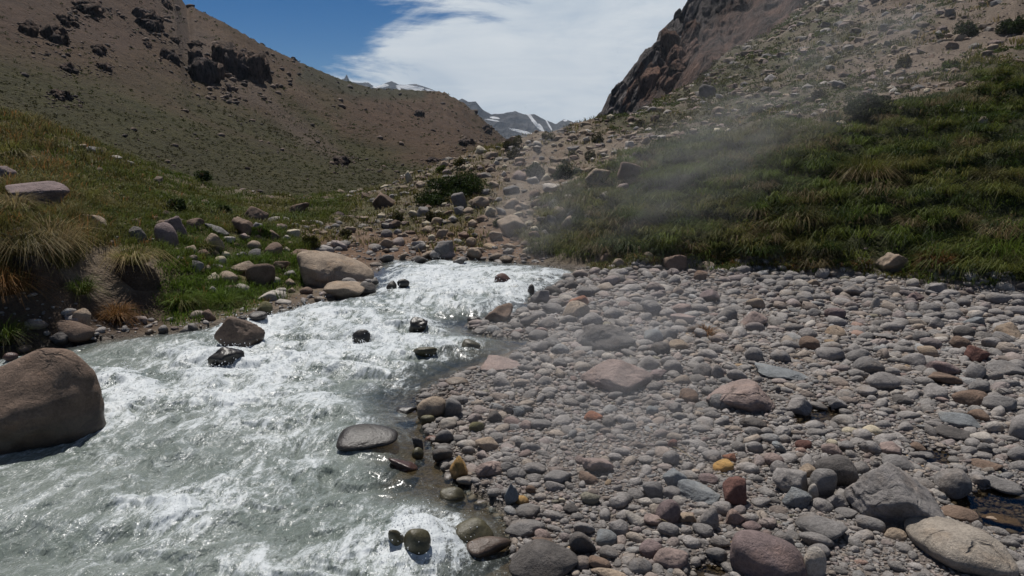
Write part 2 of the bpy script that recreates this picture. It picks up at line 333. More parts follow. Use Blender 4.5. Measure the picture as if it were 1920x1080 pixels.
# relief
f1 = fbm(GX * 1.1, GY * 1.1, octs=4, seed=11); f2 = fbm(GX * 5, GY * 5, octs=4, seed=12); f3 = fbm(GX * .28, GY * .28, octs=4, seed=13)
rough = Z['gravel'] * .35 + (1 - Z['gravel'])
gz = gz + rough * (.11 * f1 * np.minimum(DD / 14, 2.2) + .035 * f2 * np.minimum(DD / 12, 2)) + sm(20, 45, DD) * .55 * f3 * (1 + DD / 60)
gz += Z['grassr'] * (.46 * fbm(GX * .75, GY * .75, octs=3, seed=15) + .20 * fbm(GX * 2.0, GY * 2.2, octs=2, seed=16))
hm = np.zeros(GX.shape); kk_ = (Z['grassr'] > .05) & (DD > 15) & (DD < 36); hx, hy = GX[kk_], GY[kk_]; hv = np.zeros(hx.shape)
for x, y, r_, a_ in HUM: 
    w_ = np.abs(hx - x) < 1.6; q_ = ((hx[w_] - x) ** 2 + (hy[w_] - y) ** 2) / r_ ** 2; hv[w_] = np.maximum(hv[w_], a_ * np.exp(-q_))
hm[kk_] = hv; gz += Z['grassr'] * hm
gz = np.where((Z['gravel'] > .5) & (gsd < 0), np.maximum(gz, .035 + .02 * f2), gz)
bed = -.02 - .27 * sm(0, 1.2, gsd) + .03 * f2
gz = np.where(gsd > 0, np.minimum(bed, gz), gz)
gz = gz - .085 * sm(-.06, .16, gpud)
# colours of the ground itself
def mixc(a, b, t): return a * (1 - t[..., None]) + np.asarray(b) * t[..., None]
n_a = sm(-.25, .25, fbm(GX * .5, GY * .5, octs=4, seed=21)); n_b = sm(-.25, .25, fbm(GX * 2.4, GY * 2.4, octs=3, seed=22)); n_c = sm(-.2, .3, fbm(GX * .18, GY * .18, octs=5, seed=23))
tint = np.zeros(GX.shape + (3,)) + np.array((.150, .122, .088)); tint = mixc(tint, (.135, .094, .063), n_a); tint = mixc(tint, (.20, .162, .125), n_b * .6)
red = band([(600, 430), (1010, 430), (1010, 500), (690, 500), (560, 480)], soft=25) * front; tint = mixc(tint, (.165, .098, .062), red * .75)
tint = mixc(tint, (.075, .074, .030), Z['farg'] * (.35 + .6 * n_a))
gg = np.zeros_like(tint) + np.array((.060, .066, .024)); gg = mixc(gg, (.13, .105, .045), n_a * .8); gg = mixc(gg, (.15, .105, .06), n_b * .45)
tint = tint * (1 - Z['leftg'][..., None]) + gg * Z['leftg'][..., None]
ug = np.zeros_like(tint) + np.array((.135, .103, .077)); ug = mixc(ug, (.170, .132, .102), n_b)
grn = sm(.25, .75, n_c * .75 + .55 * sm(1750, 1350, PX) - .25 * sm(1750, 1920, PX) + .2 * (n_a - .5)); ug = mixc(ug, (.060, .058, .027), grn * .9)
tint = tint * (1 - Z['upper'][..., None]) + ug * Z['upper'][..., None]
rg = np.zeros_like(tint) + np.array((.028, .033, .011)); rg = mixc(rg, (.060, .058, .022), n_a * .6)
tint = tint * (1 - Z['grassr'][..., None]) + rg * Z['grassr'][..., None]
bank = band([(-900, 700), (-300, 560), (0, 555), (60, 540), (110, 520), (170, 560), (300, 540), (320, 610), (170, 650), (0, 675)], soft=12, amp=20) * front
tint = mixc(tint, (.085, .058, .040), bank * .9)
gv = np.zeros_like(tint) + np.array((.215, .188, .168)); gv = mixc(gv, (.25, .225, .205), n_b); gv = mixc(gv, (.185, .150, .128), n_a * .7)
tint = tint * (1 - Z['gravel'][..., None]) + gv * Z['gravel'][..., None]
inb = sm(-.05, .15, gsd); tint = mixc(tint, (.20, .165, .11), inb)
wet = np.maximum(sm(-.28, .05, gsd), sm(-.25, .03, gpud)); tint = tint * (1 - .35 * wet[..., None])
ground = put('ground', npmesh('ground', np.stack([GX, GY, gz], -1).reshape(-1, 3), gridfaces(NR, NC), {'tint': tint.reshape(-1, 3), 'wet': wet.ravel() * .8}), M_GROUND); tag(ground, kind='structure')
def zt(x, y):
    """height of the ground sheet at world points"""
    x = np.asarray(x, float); y = np.asarray(y, float)
    c = np.clip((np.arctan2(x, y) - TH0) / (TH1 - TH0) * (NC - 1), 0, NC - 1.001); r = np.clip((np.log(np.hypot(x, y) + 1e-6) - LD0) / (LD1 - LD0) * (NR - 1), 0, NR - 1.001)
    ci = c.astype(int); ri = r.astype(int); a = c - ci; b = r - ri
    return (gz[ri, ci] * (1 - a) + gz[ri, ci + 1] * a) * (1 - b) + (gz[ri + 1, ci] * (1 - a) + gz[ri + 1, ci + 1] * a) * b
def fld(g, x, y):
    c = np.clip(np.rint((np.arctan2(x, y) - TH0) / (TH1 - TH0) * (NC - 1)), 0, NC - 1).astype(int); r = np.clip(np.rint((np.log(np.hypot(x, y) + 1e-6) - LD0) / (LD1 - LD0) * (NR - 1)), 0, NR - 1).astype(int)
    return g[r, c]
def hit(px, py, off=0., z=None, tmax=140.):
    """first point along a sight line that lies off metres above the ground"""
    z = z or zt; d = pixdir(px, py); d = d / np.linalg.norm(d); t = np.geomspace(2.2, tmax, 1500)
    P = d[None] * t[:, None]; P[:, 2] += CAM_H; g = P[:, 2] - off - z(P[:, 0], P[:, 1])
    i = np.argmax(g < 0)
    if g[i] >= 0: i = int(np.argmin(g)); return P[i], t[i]
    if i == 0: return P[0], t[0]
    k = g[i - 1] / (g[i - 1] - g[i]); return P[i - 1] * (1 - k) + P[i] * k, t[i - 1] * (1 - k) + t[i] * k

# ---------------------------------------------------------------- river surface
cl = np.array([at_z(x, y, 0.)[:2] for x, y in [(1040, 500), (900, 512), (790, 560), (670, 640), (470, 770), (250, 930), (20, 1090), (-300, 1350)]])
wth = np.linspace(rad(-60), rad(9), 900); wld = np.linspace(math.log(2.6), math.log(19.5), 760)
T2, L2 = np.meshgrid(wth, wld); D2 = np.exp(L2); WX, WY = D2 * np.sin(T2), D2 * np.cos(T2)
wsd = sdpoly(WX, WY, RIVER)
best = np.full(WX.shape, 1e9); Sx = np.zeros(WX.shape); Nx = np.zeros(WX.shape); acc = 0
for (a, b) in zip(cl[:-1], cl[1:]):
    e = b - a; L = np.hypot(*e); u = e / L; t = (WX - a[0]) * u[0] + (WY - a[1]) * u[1]; tc = np.clip(t, 0, L)
    d = np.hypot(WX - a[0] - tc * u[0], WY - a[1] - tc * u[1]); n = (WX - a[0]) * -u[1] + (WY - a[1]) * u[0]
    wgt = 1 / (d + .4)**6
    if acc == 0: SW = wgt * (acc + t); NW = wgt * n; WW = wgt
    else: SW = SW + wgt * (acc + t); NW = NW + wgt * n; WW = WW + wgt
    acc += L
SS = SW / WW; NN = NW / WW
FO = [(850, 500, .55), (950, 515, .6), (1040, 520, .6), (760, 500, .5), (800, 540, .75), (900, 560, .75), (960, 565, .75), (720, 560, .7), (640, 580, .55), (580, 610, .7), (560, 640, .75), (700, 600, .5), (800, 590, .55), (860, 600, .35), (950, 630, -.3), (900, 660, .25),
      (820, 670, .55), (740, 650, .62), (640, 650, .7), (540, 680, .75), (450, 700, .8), (640, 720, .55), (760, 700, .4), (820, 700, .1), (720, 750, .25), (760, 800, -.1), (600, 770, .5), (480, 740, .75), (380, 760, .7), (300, 720, .55), (250, 690, .4), (350, 660, .35), (250, 650, .05), (180, 665, .1),
      (240, 760, .5), (330, 830, .25), (450, 820, .4), (560, 840, .32), (660, 870, .1), (150, 850, .35), (60, 830, .5), (60, 900, .15), (200, 920, .05), (350, 920, .12), (500, 910, .5), (610, 890, .3), (430, 960, .75), (340, 990, .7), (260, 1040, .45), (120, 1000, .0), (60, 1060, -.05), (500, 1000, .1),
      (620, 1000, .1), (560, 1060, .25), (720, 960, -.1), (850, 950, -.4), (780, 990, .55), (720, 1060, .6), (830, 1050, .7), (900, 1060, .2), (780, 860, -.3), (680, 950, .05), (800, 900, -.35), (-200, 900, .3), (-300, 1100, .1), (200, 1300, .1)]
fr_ = make_rbf([np.array([*at_z(x, y, 0.)[:2], v]) for x, y, v in FO], .12)
Fm = np.clip(fr_(WX, WY), -.5, 1)
wx = fbm(WX * 1.6, WY * 1.6, octs=2, seed=40) * .5; wy = fbm(WX * 1.6, WY * 1.6, octs=2, seed=41) * .5
A = (.5 + .7 * np.clip(Fm, 0, 1)) * sm(-.02, .7, wsd) * (1 - .5 * sm(10, 17, D2))
big = fbm((SS + wx) / .85, (NN + wy) / 1.5, octs=2, seed=30); mid = fbm((SS + wx) / .42, (NN + wy) / .62, octs=3, seed=31, ridge=True); fin = fbm((SS + .4 * wx) / .13, (NN + .4 * wy) / .17, octs=4, seed=32, gain=.6)
wz = A * (.14 * big + .06 * mid + .030 * fin) + .006 * fin
rid = fbm((SS + wx) / 1.25, (NN + wy) / 1.9, octs=2, seed=34, ridge=True); cr = sm(.25, .95, rid); rid2 = fbm((SS + wx) / .5, (NN + wy) / .8, octs=3, seed=35, ridge=True); cr2 = sm(.15, .8, rid2)
wz = wz + A * (.115 * cr + .06 * cr2)
# smooth humps over drowned stones with a breaking edge behind
stream = fbm((SS + wx) / 1.2, (NN + wy * 1.2) / .38, octs=4, seed=33)
foam = Fm * .88 + .85 * stream + .8 * big * np.clip(Fm + .3, 0, 1) + .2 * mid + (.55 * cr + .38 * cr2) * np.clip(Fm + .25, 0, 1) - .28
rockw = [(445, 640, .5, .5), (425, 680, .4, .7), (110, 800, .7, .45), (690, 825, .45, .35), (785, 612, .25, .6), (680, 638, .25, .6), (800, 662, .3, .5), (943, 525, .3, .5), (757, 538, .3, .5), (200, 745, .3, .5), (150, 805, .35, .55), (60, 830, .35, .45), (500, 640, .3, .4), (700, 845, .3, .3), (782, 1035, .25, .55), (890, 1010, .28, .4)]
for x, y, r, v in rockw:
    p = at_z(x, y, 0.)[:2]; d = np.hypot(WX - p[0], WY - p[1]); foam += v * np.exp(-(d / r)**2) ; wz += .05 * np.exp(-(d / r)**2)
foam *= sm(-.02, .25, wsd); depth = np.clip((.16 + .84 * sm(.12, .95, wsd + .12 * big)) * sm(-.05, .12, wsd) * (.35 + .75 * sm(-.35, .1, Fm)), 0, 1)
wz = wz + .01
def wlev(x, y):
    x = np.asarray(x, float); y = np.asarray(y, float); t = np.arctan2(x, y); l = np.log(np.hypot(x, y) + 1e-6)
    c = np.clip(np.rint((t - wth[0]) / (wth[-1] - wth[0]) * (len(wth) - 1)), 0, len(wth) - 1).astype(int); r = np.clip(np.rint((l - wld[0]) / (wld[-1] - wld[0]) * (len(wld) - 1)), 0, len(wld) - 1).astype(int)
    return np.where(wsd[r, c] > 0, wz[r, c], -9.)
keep = (wsd > -.12); fq = gridfaces(len(wld), len(wth)); fq = fq[keep.ravel()[fq].all(1)]
used = np.unique(fq); rm = np.full(WX.size, -1); rm[used] = np.arange(len(used))
river = put('river', npmesh('river', np.stack([WX, WY, wz], -1).reshape(-1, 3)[used], rm[fq], {'foam': np.clip(foam, -1, 1.5).ravel()[used], 'depth': depth.ravel()[used], 'flow': np.stack([SS, NN, 0 * SS], -1).reshape(-1, 3)[used]}), M_WATER); tag(river, kind='structure')
FOAM = foam
def mat_pool():
    t = NT('still_shallow_water'); P = t.n('NewGeometry').outputs['Position']; nrm = t.bump(t.noise(P, 18, 3), .25, .01)
    tr = t.n('BsdfTransparent', {'Color': (.55, .50, .40)}); gl = t.n('BsdfGlossy', {'Roughness': .05, 'Normal': nrm}); fr = t.n('Fresnel', {'IOR': 1.33, 'Normal': nrm})
    return t.surf(t.n('MixShader', {0: fr.outputs[0], 1: tr.outputs[0], 2: gl.outputs[0]}).outputs[0])
M_POOL = mat_pool()
for p in PUDW:
    c = p.mean(0); q = c + (p - c) * 1.12; n = len(q)
    o = put('puddle', npmesh('puddle', np.concatenate([q, np.full((n, 1), .048)], 1), np.arange(n)[None, ::-1] if (np.cross(q[1] - q[0], q[2] - q[1]) < 0) else np.arange(n)[None]), M_POOL); tag(o, kind='structure')

# ---------------------------------------------------------------- the far hills, cliff and mountains
def hill(name, ctrl, px0, px1, D0, D1, nc, nr, eps, relief, colour, mat, crest=None, push=None):
    f = make_rbf([at_dist(*p) for p in ctrl], eps)
    t0 = math.atan2(px0 - 960, F); t1 = math.atan2(px1 - 960, F)
    T, L = np.meshgrid(np.linspace(t0, t1, nc), np.linspace(math.log(D0), math.log(D1), nr)); D = np.exp(L); X, Y = D * np.sin(T), D * np.cos(T); z = f(X, Y)
    px, py = proj(np.stack([X, Y, z], -1)); z = relief(X, Y, z, D, px, py)
    for _ in range(3 if crest else 0):          # settle the ridge line to its surveyed height
        px, py = proj(np.stack([X, Y, z], -1)); i = py.argmin(0); j = np.arange(nc); cx = px[i, j]; e = np.interp(cx, [c[0] for c in crest], [c[1] for c in crest]) - py[i, j]
        e = np.where((cx > crest[0][0]) & (cx < crest[-1][0]), e, np.interp(cx, [c[0] for c in crest], [0 * c[1] for c in crest])); e = np.convolve(np.pad(e, 4, 'edge'), np.ones(9) / 9, 'valid')
        z = z - (e / F)[None] * D * sm(.3, .9, D / D[i, j][None])
    V = np.stack([X, Y, z], -1)
    if push is not None:
        k = 1 + push(X, Y, z, D) / D; V[..., 0] *= k; V[..., 1] *= k
    px, py = proj(V)
    o = put(name, npmesh(name, V.reshape(-1, 3), gridfaces(nr, nc), {'tint': colour(X, Y, z, px, py).reshape(-1, 3), 'wet': np.zeros(X.size)}), mat); tag(o, kind='structure')
    def zf(x, y):
        c = np.clip((np.arctan2(x, y) - t0) / (t1 - t0) * (nc - 1), 0, nc - 1.001); r = np.clip((np.log(np.hypot(x, y)) - math.log(D0)) / (math.log(D1 / D0)) * (nr - 1), 0, nr - 1.001)
        ci = c.astype(int); ri = r.astype(int); a = c - ci; b = r - ri
        return (z[ri, ci] * (1 - a) + z[ri, ci + 1] * a) * (1 - b) + (z[ri + 1, ci] * (1 - a) + z[ri + 1, ci + 1] * a) * b
    return o, zf, (t0, t1, D0, D1)
LH = [(-700, 260, 34), (-700, -300, 110), (0, 235, 40), (0, 120, 70), (0, 0, 106), (0, -160, 150), (200, 310, 42), (200, 150, 86), (200, 0, 142), (200, -130, 200), (330, 340, 46), (330, 100, 132), (330, -2, 205), (400, 380, 42), (500, 402, 42), (430, 190, 122),
      (500, 90, 250), (570, 122, 275), (500, 250, 102), (500, 330, 60), (640, 150, 300), (640, 220, 210), (640, 300, 112), (640, 346, 64), (690, 366, 56), (700, 166, 318), (760, 168, 335), (740, 250, 200), (740, 320, 105), (740, 352, 74), (830, 172, 350), (830, 250, 230),
      (830, 300, 125), (870, 193, 358), (910, 228, 366), (900, 262, 250), (900, 292, 125), (945, 258, 378), (960, 285, 200),
      (330, 110, 300), (500, 180, 350), (640, 220, 420), (760, 235, 450), (830, 245, 460), (910, 275, 470), (0, -60, 220), (200, 0, 300), (990, 285, 400), (990, 300, 250), (0, 300, 30), (300, 400, 32), (500, 450, 32), (700, 430, 40)]
def lh_rel(X, Y, z, D, px, py):
    k = sm(40, 120, D)
    gul = fbm((X * .8 + Y * .3) * .05, Y * .012, octs=4, seed=51, ridge=True)
    return z + k * (1.6 * fbm(X * .03, Y * .03, octs=4, seed=50) + 2.3 * gul) * (D / 160) + .22 * fbm(X * .35, Y * .35, octs=4, seed=52) * np.minimum(D / 60, 3)
def lh_col(X, Y, z, px, py):
    n1 = fbm(X * .035, Y * .035, octs=5, seed=53); n2 = sm(-.3, .3, fbm(X * .25, Y * .25, octs=4, seed=54)); n3 = sm(-.25, .25, fbm(X * .09, Y * .05, octs=4, seed=58))
    g = sm(-.35, .5, (py - (150 + .16 * px * (px < 650) + (px >= 650) * (104 + .75 * (px - 650)))) / 150 + .30 + 1.3 * n1)
    c = mixc(np.zeros(X.shape + (3,)) + np.array((.094, .067, .039)), (.122, .088, .055), n2); c = mixc(c, (.105, .066, .045), n3 * .5)
    c = mixc(c, (.060, .064, .017), g * .95)
    c = mixc(c, (.080, .072, .026), n2 * g * .35)
    n = n1 * 40
    scree = [(300, -20), (345, 20), (420, 70), (480, 130), (520, 190), (600, 250), (660, 300), (640, 310), (560, 270), (490, 210), (420, 190), (340, 110), (290, 30), (240, -20)]
    c = mixc(c, (.150, .118, .105), sm(-14, 18, sdpoly(px, py, scree) + n) * .8)
    s2 = [(325, -10), (400, 40), (520, 130), (600, 190), (690, 250), (640, 245), (540, 180), (440, 90), (330, 20)]
    c = mixc(c, (.150, .108, .085), sm(-8, 14, sdpoly(px, py, s2) + n * .5) * .7)
    up = [(-50, -50), (300, -50), (320, 60), (230, 110), (120, 90), (-50, 60)]
    c = mixc(c, (.110, .074, .060), sm(-20, 25, sdpoly(px, py, up) + n) * .75)
    sh = [(640, 190), (700, 180), (790, 190), (860, 200), (910, 240), (840, 290), (770, 280), (700, 270), (640, 250)]
    c = mixc(c, (.115, .076, .056), sm(-14, 20, sdpoly(px, py, sh) + n) * .65)
    top = [(560, 110), (640, 140), (800, 165), (790, 185), (660, 185), (560, 150)]
    c = c * np.array((.66, .59, .49))
    return mixc(c, (.036, .036, .016), sm(-10, 10, sdpoly(px, py, top) + n * .4) * .8)
_, zhill, HB = hill('hillside', LH, -750, 1010, 30, 480, 620, 520, 6., lh_rel, lh_col, M_HILL, [(335, 1), (420, 42), (500, 88), (570, 120), (640, 149), (700, 166), (760, 168), (830, 172), (870, 193), (910, 228), (945, 258), (965, 272), (1010, 300)])

CLC = []
tops = [(1085, 240), (1105, 233), (1132, 206), (1138, 186), (1170, 152), (1202, 108), (1226, 90), (1245, 56), (1285, 16), (1310, -10), (1400, -90), (1520, -190), (1700, -300), (1900, -330)]
for (x, y), D in zip(tops, np.linspace(235, 225, len(tops))):
    CLC += [(x, y, D), (x, y + 25, D + 60), (x + 10, y + 90, D + 160)]
for x, y0, D in [(1085, 246, 215), (1120, 232, 195), (1180, 218, 180), (1260, 185, 168), (1350, 130, 160), (1450, 75, 158), (1540, 15, 158), (1700, -60, 160), (1900, -100, 165)]:
    CLC += [(x, y0 + 14, D), (x, y0 + 60, D - 40)]
def cf_rel(X, Y, z, D, px, py):
    m = sm(150, 185, D) * (1 - .6 * sm(230, 260, D))
    v = fbm(X * .10, Y * .05, z * .035, octs=5, seed=60, ridge=True); b = fbm(X * .035, Y * .035, z * .03, octs=3, seed=61)
    return z + m * (2.0 * v + 4 * b - 1) + .8 * fbm(X * .3, Y * .3, octs=4, seed=62, ridge=True) * m
def cf_push(X, Y, z, D):
    m = sm(150, 175, D) * (1 - sm(225, 250, D)); a = np.arctan2(X, Y) * 190
    rib = fbm(a * .075 + z * .012, z * .016, D * .004, octs=6, seed=65, ridge=True, gain=.55); led = fbm(a * .05, z * .11, D * .004, octs=5, seed=66, gain=.55)
    return -m * (13 * rib + 9 * led)
def cf_col(X, Y, z, px, py):
    n = fbm(X * .06, Y * .06, z * .05, octs=5, seed=63); n2 = sm(-.3, .3, fbm(X * .2, Y * .2, z * .1, octs=4, seed=64))
    c = mixc(np.zeros(X.shape + (3,)) + np.array((.135, .118, .112)), (.085, .072, .068), n2)
    redp = [(1180, 210), (1195, 165), (1240, 130), (1280, 95), (1330, 40), (1380, -20), (1600, -150), (1650, -20), (1480, 90), (1350, 150), (1270, 190)]
    r = mixc(np.zeros(X.shape + (3,)) + np.array((.150, .088, .064)), (.078, .055, .046), n2)
    k = sm(-8, 10, sdpoly(px, py, redp) + 26 * n)[..., None]
    return c * (1 - k) + r * k
_, zcliff, _b = hill('cliff', CLC, 1060, 1900, 110, 420, 520, 420, 3., cf_rel, cf_col, M_CLIFF, [(1085, 240), (1105, 233), (1132, 204), (1138, 184), (1168, 152), (1176, 142), (1200, 110), (1204, 100), (1226, 88), (1246, 54), (1268, 38), (1285, 16), (1300, 0)], cf_push)

def mat_mountain():
    t = NT('snowy_rock'); P = t.n('NewGeometry').outputs['Position']; n = t.noise(P, .02, 9, .7, .5)
    g = t.ramp(n, .3, .7, .6, 1.35); c = t.mix(1., t.attr('tint'), t.n('CombineXYZ', {0: g, 1: g, 2: g}).outputs[0], 'MULTIPLY')
    sn = t.ramp(t.math('ADD', t.attr('snow', 'Fac'), t.math('MULTIPLY', t.math('SUBTRACT', t.noise(P, .012, 7, .7), .5), 1.4)), .45, .6)
    c = t.mix(sn, c, (.9, .92, .95))
    return t.surf(t.n('BsdfPrincipled', {'Base Color': c, 'Roughness': .9, 'Specular IOR Level': .1, 'Normal': t.bump(n, 1., 60.)}).outputs[0])
M_MTN = mat_mountain()
def mountains(name, crest, D, depth_, base, snow, seed):
    px = np.arange(crest[0][0], crest[-1][0] + .1, .8); py = np.interp(px, [c[0] for c in crest], [c[1] for c in crest]) + 2.2 * fbm(px * .05, 0 * px, octs=5, seed=seed, ridge=True) - 1
    n = 200; u = np.concatenate([np.linspace(-1, 0, 150), np.linspace(0, 1, 50)[1:]]); n = len(u)
    C = at_dist(px, py, np.full(len(px), float(D))); dirs = C[:, :2] / D
    V = np.zeros((n, len(px), 3)); B = base
    for i, k in enumerate(u):
        d = D + k * depth_; h = 1 - abs(k) ** .85
        V[i, :, :2] = dirs * d; V[i, :, 2] = B + (C[:, 2] - B) * h
    kk = np.abs(u)[:, None] * np.ones(len(px))
    V[..., 2] += D * .019 * fbm(V[..., 0] / (D * .05), V[..., 1] / (D * .11), octs=6, seed=seed + 5, ridge=True) * np.minimum(kk * 7, 1) * (1 - kk) - D * .004 * np.minimum(kk * 7, 1)
    qx, qy = proj(V); sn = np.zeros(qx.shape)
    for x, y, rx, ry, rot in snow:
        ca, sa = math.cos(rad(rot)), math.sin(rad(rot)); dx, dy = qx - x, qy - y
        sn = np.maximum(sn, 1.5 - np.hypot((dx * ca + dy * sa) / rx, (-dx * sa + dy * ca) / ry))
    t = np.zeros(V.shape) + np.array((.095, .098, .108)); t = mixc(t, (.14, .135, .138), sm(-.3, .3, fbm(V[..., 0] / (D * .03), V[..., 1] / (D * .03), octs=4, seed=seed + 9)))
    o = put(name, npmesh(name, V.reshape(-1, 3), gridfaces(n, len(px)), {'tint': t.reshape(-1, 3), 'snow': np.where(u[:, None] > .25, -1, sn).ravel(), 'wet': np.zeros(sn.size)}), M_MTN); tag(o, kind='structure')
mountains('mountain_range', [(480, 170), (560, 150), (630, 152), (646, 146), (650, 138), (656, 152), (672, 155), (690, 154), (704, 163), (720, 156), (734, 151), (748, 158), (764, 158), (780, 157), (800, 163), (822, 172), (850, 186), (880, 210), (920, 235)], 2600, 900, -180,
          [(714, 161, 16, 3.5, -8), (772, 164, 26, 4, 6), (790, 170, 22, 3, 14), (756, 171, 14, 2.6, 30), (806, 170, 10, 2, 20)], 70)
mountains('mountain_ridge', [(780, 225), (820, 205), (855, 190), (866, 184), (878, 190), (892, 190), (906, 206), (922, 214), (944, 212), (966, 208), (984, 214), (1002, 213), (1022, 224), (1043, 232), (1058, 223), (1076, 229), (1092, 229), (1104, 237), (1160, 240), (1240, 225)], 2000, 800, -150,
          [(928, 221, 10, 2.2, 8), (1000, 226, 22, 2.8, 52), (1015, 240, 10, 2.5, 60), (975, 246, 26, 2.5, 14), (922, 225, 14, 1.5, 10), (988, 214, 10, 1.3, 40), (1060, 226, 4, 1.5, 0), (1030, 236, 14, 1.6, 60)], 80)

# ---------------------------------------------------------------- stones
def ico(sub):
    bm = bmesh.new(); bmesh.ops.create_icosphere(bm, subdivisions=sub, radius=1); bm.verts.ensure_lookup_table()
    v = np.array([x.co[:] for x in bm.verts]); v /= np.linalg.norm(v, axis=1)[:, None]; f = np.array([[y.index for y in x.verts] for x in bm.faces]); bm.free(); return v, f
ICO = {k: ico(k) for k in (1, 2, 3, 4, 5)}
def unit_rock(kind, sub, seed):
    """a rock in a unit box: 'cob' worn smooth, 'oval' very smooth, 'ang' broken faces, 'slab' flat broken, 'jag' craggy"""
    r = np.random.default_rng(seed); d, f = ICO[sub]
    n, p, amp = dict(cob=(14, 5, .055), oval=(11, 4, .04), ang=(9, 22, .09), slab=(9, 18, .07), jag=(9, 24, .17), boul=(14, 8, .085))[kind]
    N = r.normal(size=(n, 3)); N /= np.linalg.norm(N, axis=1)[:, None]; h = r.uniform(.72, 1.08, n)
    m = n // 2 + 2; N = np.concatenate([N, -N[:m] + r.normal(size=(m, 3)) * .3]); N /= np.linalg.norm(N, axis=1)[:, None]; h = np.concatenate([h, r.uniform(.78, 1.06, m)])
    k = np.maximum(d @ N.T, 0) / h; R = (k ** p).sum(1) ** (-1 / p)
    o = seed * 3.7 % 91
    R = R * (1 + amp * 1.6 * fbm(d[:, 0] * 1.3 + o, d[:, 1] * 1.3, d[:, 2] * 1.3, octs=2, seed=5))
    if sub >= 3: R = R * (1 + amp * (.9 if kind in ('ang', 'slab', 'jag') else .7 if kind == 'boul' else .35) * fbm(d[:, 0] * 4 + o, d[:, 1] * 4, d[:, 2] * 4, octs=4 if sub > 3 else 2, seed=6, ridge=kind in ('ang', 'slab', 'jag')))
    v = d * R[:, None]; lo, hi = v.min(0), v.max(0); return (v - (lo + hi) / 2) / ((hi - lo) / 2), f
def rotz(v, a):
    c, s = math.cos(a), math.sin(a); return np.stack([v[:, 0] * c - v[:, 1] * s, v[:, 0] * s + v[:, 1] * c, v[:, 2]], 1)
PAL = dict(sand=(.255, .222, .185), umber=(.118, .083, .062), grey=(.205, .190, .180), mid=(.165, .155, .148), dark=(.095, .086, .080), pink=(.235, .180, .160), tan=(.255, .200, .150), brown=(.150, .105, .078), red=(.135, .068, .055), pale=(.33, .30, .265),
           blue=(.170, .180, .185), ochre=(.33, .20, .07), olive=(.12, .11, .055), black=(.034, .028, .022), rust=(.22, .10, .06), mauve=(.165, .125, .12), cream=(.40, .35, .26))
CNAME = dict(sand='tan', umber='brown', grey='grey', mid='mid grey', dark='dark grey', pink='pinkish grey', tan='tan', brown='brown', red='dark red', pale='pale grey', blue='bluish grey', ochre='ochre', olive='olive brown', black='blackish', rust='rust orange', mauve='mauve grey', cream='cream')
ROCKS = []                 # every single stone: dict(obj, px, py, w, words, anchor)
FOOT = []                  # footprints (x, y, r) so that loose stones keep clear
def zs(x, y): return np.maximum(zt(x, y), wlev(x, y))          # ground or water level
def add_rock(px, py, w, h, kind, col, label=None, anchor=None, roll=0., wet=0., z=None, ratio=.85, bury=.45, yaw=None, grp=None):
    seed = len(ROCKS) + 11; zf = z or zs; r = np.random.default_rng(seed)
    P, t = hit(px, py + h * .25, 0, zf)
    for _ in range(2):
        d = np.array([P[0], P[1], P[2] - CAM_H]); R = np.linalg.norm(d); dl = math.asin(-d[2] / R) if R else .2
        th_ = math.atan2(P[0], P[1]); Rf = R * math.cos(dl - PITCH) * math.cos(th_)
        a = .5 * w * Rf / F; want = h * Rf / F; s, c_ = math.sin(max(dl, .02)), max(math.cos(dl), .3); b = ratio * a
        if 2 * b * s > .8 * want: b = .4 * want / s
        lo, hi = .2 * want, 3 * want; q = math.sqrt(1 - bury * bury)
        for _k in range(30):
            c = .5 * (lo + hi); top = math.sqrt((b * s) ** 2 + (c * c_) ** 2)
            if top + b * q * s + bury * c * c_ > want: hi = c
            else: lo = c
        P, t = hit(px, py - h / 2 + top * F / Rf, bury * c, zf)
    sub = 5 if w > 90 else 4 if w > 30 else 3
    v, f = unit_rock(kind, sub, seed)
    v = rotz(v, r.uniform(0, 6.28) if yaw is None else yaw)
    if roll: 
        q = v.copy(); cr, sr = math.cos(roll), math.sin(roll); v = np.stack([q[:, 0] * cr - q[:, 2] * sr, q[:, 1], q[:, 0] * sr + q[:, 2] * cr], 1)
    v = v / np.abs(v).max(0) * np.array([a, b, c]); v = rotz(v, -th_)
    base = np.array(PAL[col]) * r.uniform(1.05, 1.22)
    tint = np.tile(base, (len(v), 1)) * (1 + .10 * fbm(v[:, 0] / a * 1.5 + seed, v[:, 1] / a * 1.5, v[:, 2] / a * 1.5, octs=3, seed=9)[:, None])
    wv = np.full(len(v), float(wet))
    if fld(gsd, P[0], P[1]) > -.3: wv = np.maximum(wv, sm(.17, .06, P[2] + v[:, 2] - max(0., float(wlev(P[0], P[1])))) * .9)
    size = 2 * a; nm = 'boulder' if size > .42 and not grp else 'cobble'
    if grp: nm = 'rock'
    o = put(nm, npmesh(nm, v, f, {'tint': tint, 'wet': wv}), M_STONE, loc=P)
    shape = dict(boul='rounded', cob='rounded', oval='smooth oval', ang='angular', slab='flat', jag='craggy')[kind]
    if kind in ('cob', 'oval') and h < .45 * w: shape = 'flat oval'
    ROCKS.append(dict(o=o, px=px, py=py, w=w, label=label, anchor=anchor, size=size, col=CNAME[col], shape=shape, nm=nm, grp=grp, wet=wet))
    FOOT.append((P[0], P[1], max(a, b) * .88)); return o
A = add_rock
